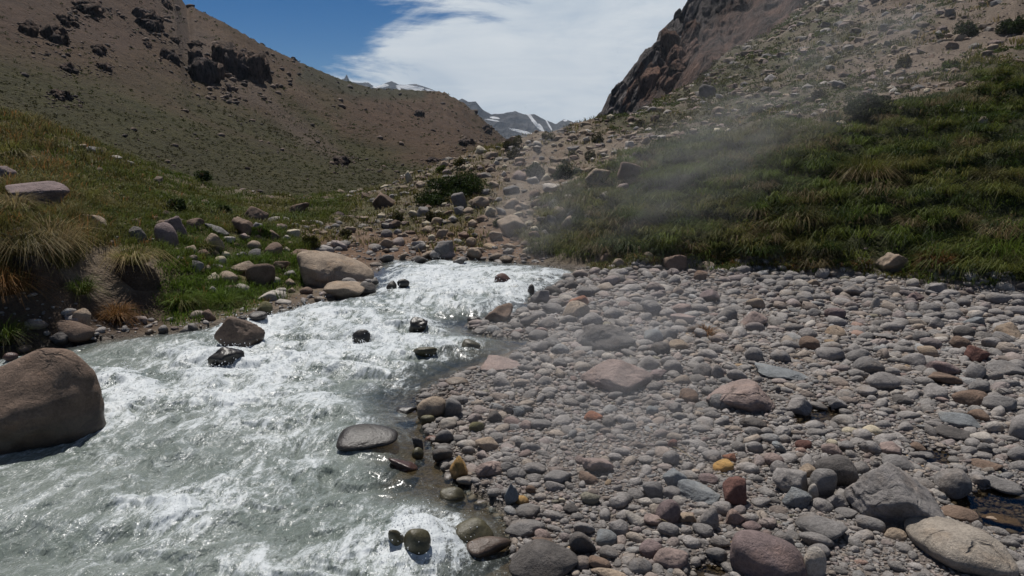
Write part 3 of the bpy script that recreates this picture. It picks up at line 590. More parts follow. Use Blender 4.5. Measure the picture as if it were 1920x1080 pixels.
# river and left bank
A(70, 735, 256, 168, 'boul', 'brown', 'hugest brown rounded boulder, standing in the river at the picture edge', 'the huge brown boulder', ratio=.8, bury=.15)
A(4, 800, 62, 46, 'cob', 'dark', 'dark wet boulder against the foot of the huge brown boulder', wet=.8)
A(443, 621, 104, 64, 'ang', 'brown', 'brown boulder with a dark undercut face standing in the river by the grassy bank', 'the undercut river boulder', bury=.25, wet=.35)
A(422, 668, 72, 40, 'jag', 'black', 'dark wet rock awash in white water just below the undercut brown boulder', wet=1, bury=.2)
A(635, 500, 148, 66, 'boul', 'tan', 'largest tan boulder on the bank above the rapids', 'the largest tan boulder', ratio=.8, bury=.4)
A(648, 543, 82, 30, 'slab', 'tan', 'flat tan rock under the largest tan boulder at the water edge', None)
A(688, 541, 34, 24, 'cob', 'dark', 'dark rounded stone below the river end of the largest tan boulder')
A(620, 522, 32, 25, 'ang', 'brown', 'small brown angular stone in front of the inland end of the largest tan boulder')
A(757, 531, 25, 17, 'oval', 'black', 'bigger of two small black stones side by side in the upper rapids', 'the two black stones', wet=.9)
A(734, 534, 20, 15, 'oval', 'black', 'smaller of two small black stones side by side in the upper rapids', wet=.9)
A(943, 520, 32, 17, 'oval', 'red', 'lone dark reddish stone in the rapids near the far end of the river', 'the lone reddish river stone', wet=.6, bury=.1)
A(995, 541, 14, 17, 'cob', 'dark', 'small dark upright stone in the rapids beside the gravel point', wet=.5)
A(785, 606, 37, 24, 'jag', 'black', 'black pointed rock in the middle of the white water', 'the black pointed rock', wet=1, bury=.1)
A(678, 629, 35, 25, 'oval', 'black', 'dark wet rounded rock in mid river, downstream of the black pointed rock', wet=.9, bury=.1)
A(882, 644, 38, 15, 'oval', 'olive', 'low olive brown stone in the shallows beside the gravel point', wet=.7, bury=.1)
A(797, 657, 45, 19, 'oval', 'olive', 'low olive brown stone with foam behind it in mid river', wet=.7, bury=.1)
A(688, 818, 116, 42, 'oval', 'black', 'long blackish mossy boulder lying in the water off the gravel bar', 'the mossy black boulder', wet=.3, bury=.2)
A(758, 768, 48, 17, 'slab', 'black', 'small flat black wet rock at the water edge behind the mossy black boulder', wet=1)
A(758, 870, 58, 32, 'ang', 'red', 'dark red wet rock half under water in front of the mossy black boulder', wet=1, bury=.2)
A(782, 1014, 52, 46, 'oval', 'olive', 'olive green dome of stone with white water pouring round it', 'the olive dome', wet=.9, bury=.3)
A(748, 1004, 44, 34, 'oval', 'olive', 'drowned olive stone touching the dome in the white water', wet=.9, bury=-.1)
A(887, 996, 78, 46, 'oval', 'olive', 'olive brown rounded boulder half drowned at the gravel edge', 'the drowned olive boulder', wet=.85, bury=.2)
A(915, 1026, 92, 44, 'oval', 'brown', 'brown wet boulder half drowned beside the long dark boulder', wet=.85, bury=.2)
A(848, 927, 48, 28, 'oval', 'olive', 'olive stone showing through shallow water below the ochre stone', wet=.85, bury=.2)
for r in [(256, 440, 35, 30, 'ang', 'dark', 'dark brown angular rock standing alone in the grass of the near bank', 'the dark grass rock'), (313, 439, 42, 44, 'cob', 'mauve', 'large mauve grey boulder in the grass, front one of a touching pair', 'the paired grass boulders'),
          (331, 424, 42, 40, 'ang', 'mauve', 'large mauve grey boulder in the grass, rear one of a touching pair'), (365, 420, 38, 22, 'ang', 'brown', None), (405, 428, 46, 22, 'slab', 'mid', None), (455, 423, 38, 33, 'ang', 'brown', 'brown block leaning against the front of the pointed hillfoot boulder'),
          (480, 402, 46, 32, 'ang', 'brown', 'pointed brown boulder at the foot of the hill', 'the pointed hillfoot boulder'), (397, 452, 46, 32, 'ang', 'tan', None), (489, 514, 54, 42, 'cob', 'brown', 'thick brown boulder on the bank with a paler slab resting behind it', 'the thick bank boulder'),
          (455, 499, 48, 20, 'slab', 'tan', None), (426, 518, 38, 20, 'cob', 'tan', None), (525, 498, 38, 20, 'ang', 'brown', None), (510, 554, 54, 20, 'slab', 'pale', 'flat pale slab at the water edge below the thick brown bank boulder', 'the pale edge slab'), (476, 460, 28, 18, 'cob', 'tan', None),
          (513, 467, 34, 24, 'cob', 'brown', None), (566, 477, 40, 20, 'ang', 'brown', None), (557, 392, 46, 26, 'ang', 'brown', 'brown flat topped rock on the grassy rise beyond the near bank', 'the grassy rise rock'), (151, 595, 38, 32, 'ang', 'tan', None), (143, 618, 62, 36, 'cob', 'brown', 'brown boulder at the foot of the undercut earth bank', 'the earth bank boulder'),
          (114, 634, 42, 24, 'ang', 'dark', None), (497, 576, 30, 24, 'cob', 'olive', None), (484, 592, 34, 17, 'cob', 'dark', None), (392, 591, 24, 24, 'ang', 'brown', None), (306, 617, 18, 15, 'cob', 'grey', None), (363, 613, 20, 15, 'cob', 'grey', None), (280, 622, 16, 10, 'cob', 'tan', None),
          (455, 597, 18, 13, 'cob', 'dark', None), (60, 364, 124, 46, 'slab', 'mauve', 'long pale mauve slab on the grass slope at the picture edge', 'the long mauve slab'), (6, 328, 46, 34, 'ang', 'mauve', 'angular mauve grey rock just above the long pale slab'), (180, 412, 44, 24, 'slab', 'tan', None), (400, 545, 18, 20, 'slab', 'pale', None),
          (45, 655, 28, 16, 'cob', 'brown', None), (20, 668, 26, 16, 'cob', 'red', None), (525, 545, 24, 12, 'cob', 'pale', None), (545, 515, 24, 16, 'ang', 'grey', None), (575, 545, 26, 14, 'cob', 'brown', None), (600, 560, 22, 10, 'cob', 'tan', None), (515, 525, 24, 14, 'cob', 'pale', None)]:
    A(*r)
# far shore, gravel point
for r in [(832, 467, 44, 31, 'ang', 'mid', 'grey angular block on the far shore at the head of the river', 'the far shore block'), (890, 473, 30, 18, 'ang', 'tan', None), (725, 484, 30, 16, 'ang', 'mid', None), (785, 486, 34, 15, 'ang', 'dark', None), (755, 480, 16, 14, 'ang', 'tan', None), (800, 478, 28, 16, 'ang', 'tan', None), (862, 488, 26, 12, 'ang', 'grey', None), (930, 480, 24, 13, 'ang', 'tan', None),
          (1260, 491, 56, 33, 'ang', 'brown', 'brown boulder where the gravel bar meets the grass bank', 'the grass edge boulder'), (1163, 492, 28, 16, 'ang', 'tan', None), (1137, 482, 26, 18, 'ang', 'brown', None), (988, 468, 19, 11, 'ang', 'cream', None), (950, 486, 32, 15, 'ang', 'tan', None), (1070, 534, 30, 17, 'cob', 'dark', None), (1215, 480, 22, 16, 'cob', 'tan', None),
          (1671, 492, 60, 38, 'jag', 'tan', 'crusty tan rock jutting from the foot of the grass bank', 'the crusty tan rock'), (1542, 513, 26, 20, 'ang', 'grey', None), (1313, 517, 25, 20, 'cob', 'brown', None), (1322, 498, 38, 18, 'ang', 'tan', None),
          (1135, 634, 112, 50, 'jag', 'dark', 'craggy dark brown mud caked lump on the gravel in the steam', 'the mud caked lump'), (1155, 706, 138, 62, 'slab', 'pink', 'largest flat pinkish grey slab sunk in the middle of the gravel bar', 'the sunken pink slab'), (940, 681, 80, 27, 'slab', 'pink', 'pink flat slab beside the shallows of the gravel point', 'the pink shore slab'),
          (1011, 556, 40, 29, 'ang', 'grey', 'triangular grey stone at the tip of the gravel point', 'the triangular stone'), (1080, 582, 52, 35, 'ang', 'tan', 'tan pyramid shaped stone on the gravel point', 'the pyramid stone'), (935, 589, 60, 39, 'ang', 'brown', 'brown boulder with a wet dark foot at the shallows of the gravel point', 'the shallows boulder'),
          (887, 598, 27, 12, 'cob', 'black', None), (1011, 650, 38, 21, 'cob', 'grey', None), (1037, 643, 36, 21, 'cob', 'mid', None), (1222, 578, 38, 31, 'cob', 'grey', None), (1030, 605, 44, 25, 'cob', 'grey', None), (1037, 580, 44, 21, 'cob', 'mid', None), (1215, 681, 45, 27, 'cob', 'grey', None),
          (1257, 678, 38, 23, 'cob', 'grey', None), (1142, 670, 30, 16, 'cob', 'pale', None), (1052, 680, 32, 19, 'cob', 'mid', None), (858, 715, 46, 19, 'cob', 'tan', None), (940, 716, 36, 22, 'cob', 'grey', None), (1285, 598, 56, 23, 'slab', 'pink', 'pink tan slab on the gravel behind the dried tussock'), (1001, 575, 26, 14, 'cob', 'grey', None),
          (970, 612, 30, 15, 'cob', 'dark', None), (905, 600, 22, 12, 'cob', 'dark', None), (1010, 590, 30, 14, 'cob', 'grey', None), (1060, 560, 30, 15, 'cob', 'pale', None), (1110, 545, 30, 14, 'cob', 'grey', None), (1110, 700, 30, 16, 'cob', 'grey', None)]:
    A(*r)
# the right half of the gravel bar
for r in [(1860, 643, 36, 24, 'cob', 'grey', None), (1831, 663, 44, 31, 'ang', 'red', 'dark red block among grey cobbles near the bar edge', 'the dark red block'), (1892, 620, 52, 29, 'ang', 'tan', None), (1557, 662, 54, 28, 'cob', 'grey', None), (1628, 684, 58, 34, 'oval', 'mid', None), (1605, 666, 44, 26, 'cob', 'mid', None), (1712, 674, 47, 27, 'cob', 'grey', None),
          (1467, 697, 102, 31, 'slab', 'blue', 'broad bluish grey flat slab in the middle right of the gravel', 'the broad bluish slab'), (1382, 703, 38, 25, 'oval', 'grey', None), (1317, 694, 40, 27, 'cob', 'mid', None), (1346, 697, 24, 27, 'cob', 'grey', None), (1415, 665, 36, 28, 'cob', 'grey', None), (1653, 715, 64, 36, 'cob', 'grey', 'large grey boulder amid grey cobbles far from the river', 'the mid gravel boulder'),
          (1773, 688, 68, 31, 'ang', 'mauve', None), (1826, 697, 39, 31, 'cob', 'mid', None), (1885, 689, 72, 31, 'ang', 'mid', None), (1770, 712, 62, 26, 'slab', 'brown', 'brown flat rock inland of the large grey mid gravel boulder', 'the brown flat rock'), (1727, 632, 30, 23, 'cob', 'mid', None), (1753, 605, 32, 23, 'oval', 'grey', None), (1600, 545, 40, 21, 'ang', 'grey', None), (1571, 546, 24, 17, 'cob', 'dark', None),
          (1641, 568, 16, 25, 'oval', 'pale', 'pale stone standing on end in the far gravel', 'the upright pale stone'), (1678, 544, 36, 16, 'cob', 'dark', None), (1502, 533, 29, 18, 'cob', 'pale', None), (1523, 529, 30, 14, 'slab', 'tan', None), (1751, 538, 47, 19, 'slab', 'grey', None), (1884, 537, 34, 16, 'cob', 'pale', None), (1508, 566, 25, 15, 'cob', 'dark', None), (1527, 586, 25, 16, 'cob', 'mid', None), (1825, 600, 38, 21, 'ang', 'blue', None),
          (1905, 582, 36, 18, 'cob', 'grey', None), (1768, 558, 35, 18, 'ang', 'grey', None), (1715, 555, 34, 18, 'ang', 'mauve', None), (1413, 597, 52, 31, 'slab', 'pink', 'pinkish flat slab inland of the dried tussock on the gravel', 'the steamy pink slab'), (1660, 632, 49, 16, 'slab', 'grey', None), (1395, 743, 138, 62, 'slab', 'pink', 'big pinkish tan slab tilting out of the cobbles in mid gravel', 'the tilted slab'),
          (1498, 762, 47, 37, 'ang', 'grey', None), (1350, 753, 42, 31, 'cob', 'mid', None), (1413, 793, 55, 24, 'cob', 'dark', None), (1412, 808, 34, 18, 'cob', 'mid', None), (1818, 746, 59, 31, 'oval', 'brown', 'smooth brown oval boulder beyond the puddles', 'the brown oval boulder'), (1870, 755, 62, 33, 'cob', 'mid', None), (1622, 733, 45, 21, 'cob', 'grey', None), (1752, 736, 45, 26, 'cob', 'grey', None), (1800, 788, 76, 31, 'slab', 'blue', 'flat bluish grey rock touching the far side of the dark oval stone', 'the flat bluish rock'),
          (1789, 812, 67, 27, 'oval', 'dark', 'dark grey flat oval stone beside the wet mud', 'the dark oval stone'), (1840, 820, 49, 24, 'cob', 'pale', None), (1920, 802, 52, 50, 'cob', 'grey', None), (1596, 808, 34, 14, 'oval', 'cream', None), (1635, 806, 38, 19, 'oval', 'cream', None), (1560, 832, 21, 18, 'cob', 'cream', 'small squarish cream stone among grey cobbles', 'the cream square stone'), (1846, 840, 26, 21, 'oval', 'mid', None), (1817, 845, 28, 18, 'oval', 'mid', None),
          (1910, 852, 42, 31, 'cob', 'mid', None), (1416, 838, 33, 24, 'cob', 'grey', None), (1461, 840, 34, 24, 'ang', 'blue', None), (1335, 855, 38, 24, 'cob', 'grey', None), (1452, 864, 40, 28, 'cob', 'pink', None), (1369, 857, 30, 18, 'ang', 'rust', None), (1461, 879, 34, 29, 'cob', 'grey', None), (1506, 833, 30, 18, 'cob', 'red', 'small dark red stone close to the squarish cream stone', 'the small red stone'), (1630, 838, 42, 28, 'cob', 'grey', None),
          (1671, 841, 42, 26, 'ang', 'pink', None), (1586, 837, 30, 21, 'cob', 'mid', None), (1723, 840, 36, 21, 'cob', 'brown', None), (1685, 868, 59, 29, 'oval', 'mid', None), (1356, 873, 39, 25, 'cob', 'ochre', 'small bright yellow ochre stone among grey cobbles', 'the yellow stone'),
          (1682, 925, 184, 126, 'ang', 'grey', 'largest grey wedge shaped boulder with a cracked face near the big puddle', 'the cracked wedge boulder'), (1799, 1023, 198, 98, 'cob', 'sand', 'broad low tan boulder with one brown end beside the puddle', 'the broad tan boulder'), (1441, 1044, 140, 98, 'cob', 'mauve', 'big rounded mauve grey pitted boulder at the bottom edge', 'the big pitted boulder'),
          (1527, 1056, 42, 58, 'oval', 'pale', 'speckled pale oval stone touching the side of the big pitted boulder'), (1537, 992, 95, 50, 'oval', 'mid', 'long grey oval boulder behind the big pitted boulder', 'the long oval boulder'), (1531, 1012, 64, 38, 'oval', 'grey', None), (1632, 982, 54, 31, 'oval', 'mid', None), (1483, 903, 68, 50, 'ang', 'grey', None), (1543, 906, 48, 55, 'oval', 'mid', None),
          (1568, 881, 82, 62, 'cob', 'dark', 'dark grey boulder leaning toward the cracked wedge boulder', 'the leaning dark boulder'), (1494, 934, 54, 39, 'ang', 'blue', 'bluish white broken block near the cracked wedge boulder', 'the bluish white block'), (1379, 923, 50, 54, 'ang', 'red', 'dark purple red upright block beside the banded slab', 'the purple red block'), (1312, 921, 92, 43, 'slab', 'blue', 'blue grey banded slab beside the purple red block', 'the banded slab'),
          (1327, 970, 44, 47, 'cob', 'grey', None), (1377, 970, 35, 33, 'slab', 'pink', None), (1542, 947, 44, 25, 'cob', 'grey', None), (1572, 938, 44, 31, 'ang', 'grey', None), (1525, 922, 20, 31, 'oval', 'pale', None), (1587, 962, 42, 20, 'oval', 'mid', None), (1788, 905, 67, 51, 'cob', 'mid', None), (1882, 910, 72, 29, 'oval', 'mid', 'smooth flat oval stone at the edge beyond the puddle', 'the flat oval stone'),
          (1903, 930, 46, 21, 'cob', 'dark', None), (1797, 962, 67, 31, 'cob', 'brown', None), (1878, 978, 72, 29, 'ang', 'tan', None), (1735, 858, 40, 22, 'ang', 'mid', None), (1850, 870, 60, 24, 'slab', 'brown', None)]:
    A(*r)
# the near gravel left of the middle
for r in [(1018, 1052, 132, 72, 'cob', 'dark', 'long dark boulder at the bottom edge where gravel meets water', 'the long dark boulder'), (1089, 1018, 57, 52, 'cob', 'dark', 'dark grey rounded boulder touching the long dark boulder', 'the dark rounded boulder'), (987, 989, 82, 37, 'slab', 'mid', 'flat grey rock lying across the water edge behind the long dark boulder', 'the flat edge rock'), (1017, 1004, 34, 23, 'cob', 'pink', None),
          (1021, 1014, 56, 25, 'ang', 'brown', None), (956, 928, 34, 44, 'ang', 'blue', 'blue grey block standing by the shallows', 'the blue grey block'), (977, 938, 30, 18, 'oval', 'ochre', 'small mustard yellow stone leaning on the blue grey block'), (861, 876, 40, 44, 'ang', 'ochre', 'bright ochre block at the water edge', 'the ochre block'), (874, 899, 37, 19, 'oval', 'pale', None), (830, 852, 39, 27, 'cob', 'dark', None), (832, 839, 36, 16, 'oval', 'mid', None),
          (810, 763, 56, 43, 'cob', 'tan', 'large tan rounded boulder at the water edge, bigger of a pair', 'the tan pair'), (848, 765, 36, 39, 'cob', 'mid', 'grey brown boulder at the water edge, slimmer of a pair'), (807, 825, 27, 18, 'slab', 'rust', 'flat rust orange wet stone at the water edge', 'the rust orange stone'), (779, 833, 29, 33, 'ang', 'dark', None), (782, 849, 25, 21, 'cob', 'olive', None), (833, 818, 36, 29, 'cob', 'mid', None), (912, 835, 48, 28, 'slab', 'tan', None),
          (878, 844, 27, 19, 'cob', 'grey', None), (1001, 878, 46, 26, 'cob', 'grey', None), (1047, 895, 56, 31, 'cob', 'mid', None), (1122, 872, 62, 39, 'slab', 'pink', 'pinkish grey slab in the near gravel', 'the near pink slab'), (953, 876, 34, 23, 'cob', 'mid', None), (917, 880, 52, 33, 'jag', 'pink', 'crusty pinkish rock beside the ochre block'), (1252, 960, 47, 48, 'cob', 'mauve', 'mauve brown pitted stone in the near gravel', 'the mauve brown stone'), (1161, 942, 41, 27, 'cob', 'grey', None),
          (1190, 973, 39, 27, 'cob', 'pale', None), (1252, 993, 42, 28, 'cob', 'mid', None), (1258, 1046, 66, 41, 'cob', 'pink', 'pinkish oval boulder at the bottom edge, riverward of the big pitted boulder', 'the pink pitted boulder'), (1202, 1061, 48, 33, 'cob', 'mid', None), (1142, 1037, 38, 25, 'cob', 'mid', None), (1124, 1056, 42, 29, 'cob', 'brown', None), (1140, 1074, 68, 22, 'oval', 'tan', 'wet tan stone cut by the bottom edge'), (1211, 942, 29, 18, 'oval', 'pale', None),
          (1225, 918, 41, 33, 'cob', 'mid', None), (1258, 923, 39, 23, 'cob', 'grey', None), (1265, 899, 46, 40, 'ang', 'blue', None), (1256, 859, 36, 29, 'cob', 'grey', None), (1112, 781, 36, 20, 'cob', 'rust', None), (1013, 794, 44, 21, 'cob', 'mid', None), (985, 797, 25, 18, 'cob', 'pink', None), (894, 800, 30, 21, 'cob', 'olive', None), (1261, 832, 18, 16, 'cob', 'red', None), (971, 772, 26, 19, 'cob', 'blue', None), (955, 766, 24, 20, 'cob', 'grey', None),
          (927, 782, 31, 23, 'cob', 'dark', None), (1054, 938, 14, 11, 'oval', 'cream', 'tiny white pebble in the near gravel', 'the white pebble'), (801, 786, 27, 17, 'cob', 'olive', None), (1222, 770, 26, 18, 'cob', 'blue', None), (1265, 765, 29, 21, 'ang', 'grey', None), (1070, 953, 34, 20, 'cob', 'dark', None), (995, 918, 20, 17, 'cob', 'brown', None)]:
    A(*r)
# loose cobbles: dart throwing, big ones first
def scatter(region, count, dmin, dmax, tries, overlap, Dr, pw=2.4):
    out = []; cell = .25; H_ = {}
    for x, y, r in FOOT: H_.setdefault((int(x // cell), int(y // cell)), []).append((x, y, r))
    big = [f for f in FOOT if f[2] > .24]
    u = RNG.random((tries, 4)); th_ = TH_A + (TH_B - TH_A) * u[:, 0]; D = np.exp(np.log(Dr[0]) + np.log(Dr[1] / Dr[0]) * u[:, 1] ** .8); X, Y = D * np.sin(th_), D * np.cos(th_)
    ok = region(X, Y, u[:, 2]); X, Y, D = X[ok], Y[ok], D[ok]
    r = .5 * dmin * (1 - RNG.random(len(X)) * (1 - (dmin / dmax) ** pw)) ** (-1 / pw) * np.clip(D / 9, .72, 1.4)
    o = np.argsort(-r)
    for x, y, rr in zip(X[o], Y[o], r[o]):
        cx, cy = int(x // cell), int(y // cell); bad = False
        for bx, by, br in big:
            if (bx - x) ** 2 + (by - y) ** 2 < (br + rr * .4) ** 2: bad = True; break
        if bad: continue
        for i in (-1, 0, 1):
            for j in (-1, 0, 1):
                for bx, by, br in H_.get((cx + i, cy + j), ()):
                    if (bx - x) ** 2 + (by - y) ** 2 < (overlap * (br + rr)) ** 2: bad = True; break
                if bad: break
            if bad: break
        if bad: continue
        H_.setdefault((cx, cy), []).append((x, y, rr)); out.append((x, y, rr))
        if len(out) >= count: break
    return out
TH_A, TH_B = rad(-12), rad(46)
def on_gravel(X, Y, u):
    s = fld(gsd, X, Y); p = fld(gpud, X, Y)
    mud = sm(-.05, .3, fbm(X * .7, Y * .7, octs=4, seed=77))
    return (fld(Z['gravel'], X, Y) > .5) & (s < .06 + .9 * (u < .75)) & (s < .9) & ((p < .05) | (u < .12)) & (u < 1 - .8 * mud)
loose = scatter(on_gravel, 26000, .036, .27, 200000, .78, (3.6, 19.), 2.25)
COLS = ['grey', 'mid', 'dark', 'pink', 'tan', 'brown', 'red', 'pale', 'blue', 'olive', 'mauve', 'rust', 'ochre']; CW = np.array([.31, .26, .08, .08, .07, .06, .009, .05, .04, .005, .06, .004, .002]); CW /= CW.sum()
LIB = {s: [unit_rock(k, s, 500 + i) for i, k in enumerate(['cob'] * 11 + ['oval'] * 6 + ['ang'] * 8 + ['slab'] * 5)] for s in (1, 2)}
JIB = {s: [unit_rock(k, s, 600 + i) for i, k in enumerate(['ang'] * 12 + ['slab'] * 6 + ['jag'] * 4)] for s in (1, 2)}
def loose_mesh(name, items, lib, colf, wetf=None, flat=(.36, .75), sink=(-.1, .4), zf=None, smooth=True):
    """items (x, y, r) -> one mesh of stones"""
    zf = zf or zt; it = np.array(items); V = []; Fc = []; T = []; Wt = []; off = 0
    zz = zf(it[:, 0], it[:, 1])
    for k, ((x, y, r), z0) in enumerate(zip(it, zz)):
        v, f = lib[RNG.integers(len(lib))]; e = np.array([1.08, RNG.uniform(.55, .95), RNG.uniform(*flat)]) * r
        v = rotz(v, RNG.uniform(0, 6.28)) * e; a = RNG.normal(0, .16); ca, sa = math.cos(a), math.sin(a); v = np.stack([v[:, 0] * ca - v[:, 2] * sa, v[:, 1], v[:, 0] * sa + v[:, 2] * ca], 1)
        v = rotz(v, RNG.uniform(0, 6.28)) + (x, y, z0 + e[2] * RNG.uniform(*sink)); V.append(v); Fc.append(f + off); off += len(v)
        T.append(np.tile(colf(x, y), (len(v), 1))); Wt.append(np.zeros(len(v)) if wetf is None else wetf(x, y, v))
    return npmesh(name, np.concatenate(V), np.concatenate(Fc), {'tint': np.concatenate(T), 'wet': np.concatenate(Wt)}, smooth)
def pick(): return COLS[RNG.choice(len(COLS), p=CW)]
def gcol(x, y): return (np.array(PAL[pick()]) * .55 + np.array((.265, .245, .228)) * .45) * RNG.uniform(.95, 1.38)
def gwet(x, y, v):
    s = fld(gsd, np.array(x), np.array(y)); p = fld(gpud, np.array(x), np.array(y))
    return sm(.10, .03, v[:, 2]) * float(s > -.35) * .9 + (.5 if p > 0 else 0)
L_ = np.array(loose); q = np.stack([L_[:, 0], L_[:, 1], zt(L_[:, 0], L_[:, 1]) + .4 * L_[:, 2]], 1); lx, ly = proj(q); wpx = 2 * L_[:, 2] * F / np.linalg.norm(q - (0, 0, CAM_H), axis=1)
inview = (lx > 20) & (lx < 1905) & (ly > 440) & (ly < 1070)
nind = max(0, 268 - sum(1 for r in ROCKS if r['nm'] == 'cobble'))
order = np.argsort(-np.where(inview, wpx, 0))[:nind]; sel = np.zeros(len(L_), bool); sel[order] = True
for i in order:
    k = ['cob', 'cob', 'oval', 'ang', 'cob'][RNG.integers(5)]; A(float(lx[i]), float(ly[i]), float(wpx[i]), float(wpx[i]) * RNG.uniform(.5, .72), k, COLS[RNG.choice(13, p=CW)])
rest = L_[~sel]; Dn = np.hypot(rest[:, 0], rest[:, 1]); fine = (rest[:, 2] / Dn > .0042)
bigm = rest[fine]; smal = rest[~fine]
me = loose_mesh('loose_cobbles', bigm, LIB[2], gcol, gwet); tag(put('loose_cobbles', me, M_STONE), 'countless smaller grey, pink and tan cobbles covering the gravel bar', 'cobbles', kind='stuff')
def on_peb(X, Y, u): return (fld(Z['gravel'], X, Y) > .35) & (fld(gsd, X, Y) < .15)
n = 52000; u = RNG.random((n, 3)); t_ = TH_A + (TH_B - TH_A) * u[:, 0]; D_ = np.exp(np.log(3.8) + math.log(14 / 3.8) * u[:, 1]); X_, Y_ = D_ * np.sin(t_), D_ * np.cos(t_); ok = on_peb(X_, Y_, u[:, 2])
peb = np.stack([X_, Y_, RNG.uniform(.006, .021, n) * np.clip(D_ / 6, .8, 1.9)], 1)[ok]; peb = np.concatenate([peb, smal])
me = loose_mesh('pebbles', peb, LIB[1], gcol, gwet, sink=(.1, .5)); tag(put('pebbles', me, M_STONE), 'fine pebbles and grit filling the gaps between the cobbles', 'pebbles', kind='stuff')

# ---------------------------------------------------------------- rocks of the mound, the grass bank and the slope above
A = add_rock
for r in [(961, 422, 60, 38, 'ang', 'tan', 'large tan boulder low on the stony mound above the far shore', 'the low mound boulder'), (1063, 418, 22, 28, 'ang', 'tan', None), (898, 377, 40, 19, 'ang', 'tan', None), (862, 375, 32, 30, 'ang', 'mid', None), (722, 375, 48, 30, 'ang', 'brown', 'dark brown blocky rock on the mound beside the rapids', 'the blocky mound rock'),
          (1185, 320, 58, 34, 'ang', 'brown', 'brown boulder with a pale cap at the top edge of the grass bank', 'the pale capped boulder'), (1122, 329, 50, 28, 'ang', 'tan', 'brown tan boulder on the mound below the two dark shrubs', 'the shrub boulder'), (902, 280, 24, 14, 'ang', 'cream', 'cream block on the skyline at the mound edge', 'the cream skyline block'), (767, 331, 16, 22, 'ang', 'cream', 'upright cream rock on the crest of the mound', 'the upright cream rock'),
          (922, 291, 26, 14, 'ang', 'tan', None), (1072, 256, 24, 12, 'ang', 'tan', None), (1343, 246, 22, 12, 'ang', 'cream', None), (1366, 246, 16, 10, 'ang', 'cream', None), (1511, 240, 20, 10, 'ang', 'cream', 'whitish flat rock in the row along the top of the grass bank', 'the whitish row rock'), (1535, 237, 18, 10, 'ang', 'cream', None), (1484, 212, 10, 14, 'ang', 'cream', None), (1503, 216, 14, 12, 'ang', 'tan', None),
          (1578, 230, 20, 9, 'ang', 'cream', None), (1671, 198, 10, 13, 'ang', 'cream', None), (1691, 202, 14, 10, 'ang', 'tan', None), (1805, 206, 12, 7, 'ang', 'cream', None), (1842, 224, 18, 12, 'cob', 'tan', None), (1738, 169, 12, 7, 'ang', 'cream', None), (1615, 209, 9, 11, 'ang', 'cream', None), (1446, 146, 26, 15, 'ang', 'grey', 'grey rock on the scrubby slope below the cliff', 'the grey slope rock'),
          (1326, 171, 32, 25, 'ang', 'dark', 'dark grey crag on the slope below the cliff', 'the dark slope crag'), (1437, 168, 22, 12, 'ang', 'dark', None), (1402, 172, 14, 8, 'ang', 'cream', None), (1548, 210, 14, 9, 'ang', 'cream', None), (1568, 211, 12, 8, 'ang', 'tan', None), (1463, 243, 16, 8, 'ang', 'cream', None), (1860, 90, 20, 15, 'ang', 'tan', None), (1760, 62, 18, 10, 'ang', 'pale', None),
          (1010, 270, 20, 12, 'ang', 'pale', None), (975, 300, 22, 12, 'ang', 'tan', None), (1000, 338, 28, 14, 'ang', 'pale', None), (1030, 345, 20, 12, 'ang', 'tan', None), (960, 355, 34, 16, 'ang', 'mid', None), (1035, 352, 36, 18, 'ang', 'pale', None), (880, 395, 24, 14, 'ang', 'tan', None), (840, 400, 20, 12, 'ang', 'brown', None), (800, 430, 26, 14, 'ang', 'tan', None), (930, 440, 28, 15, 'ang', 'tan', None), (870, 440, 22, 13, 'ang', 'brown', None), (760, 440, 16, 9, 'ang', 'tan', None),
          (832, 308, 20, 12, 'ang', 'tan', None), (790, 345, 22, 12, 'ang', 'tan', None), (850, 410, 22, 11, 'ang', 'pale', None), (905, 410, 26, 13, 'ang', 'brown', None), (985, 385, 24, 14, 'ang', 'tan', None), (940, 395, 22, 13, 'ang', 'mid', None), (1060, 300, 18, 10, 'ang', 'tan', None), (1130, 285, 22, 12, 'ang', 'tan', None), (1180, 270, 18, 11, 'ang', 'pale', None), (1210, 262, 20, 12, 'ang', 'tan', None), (1150, 300, 18, 11, 'ang', 'brown', None), (1240, 258, 18, 10, 'ang', 'pale', None),
          (1270, 250, 18, 10, 'ang', 'tan', None), (1300, 245, 16, 9, 'ang', 'tan', None), (1100, 262, 16, 9, 'ang', 'pale', None), (1040, 300, 18, 9, 'ang', 'pale', None), (925, 345, 22, 12, 'ang', 'tan', None), (890, 350, 18, 10, 'ang', 'tan', None), (150, 275, 22, 10, 'ang', 'tan', None), (215, 295, 26, 8, 'slab', 'pale', None), (240, 305, 22, 8, 'slab', 'pale', None), (60, 298, 22, 12, 'ang', 'tan', None), (175, 280, 26, 12, 'ang', 'mid', None)]:
    A(*r, grp='slope')

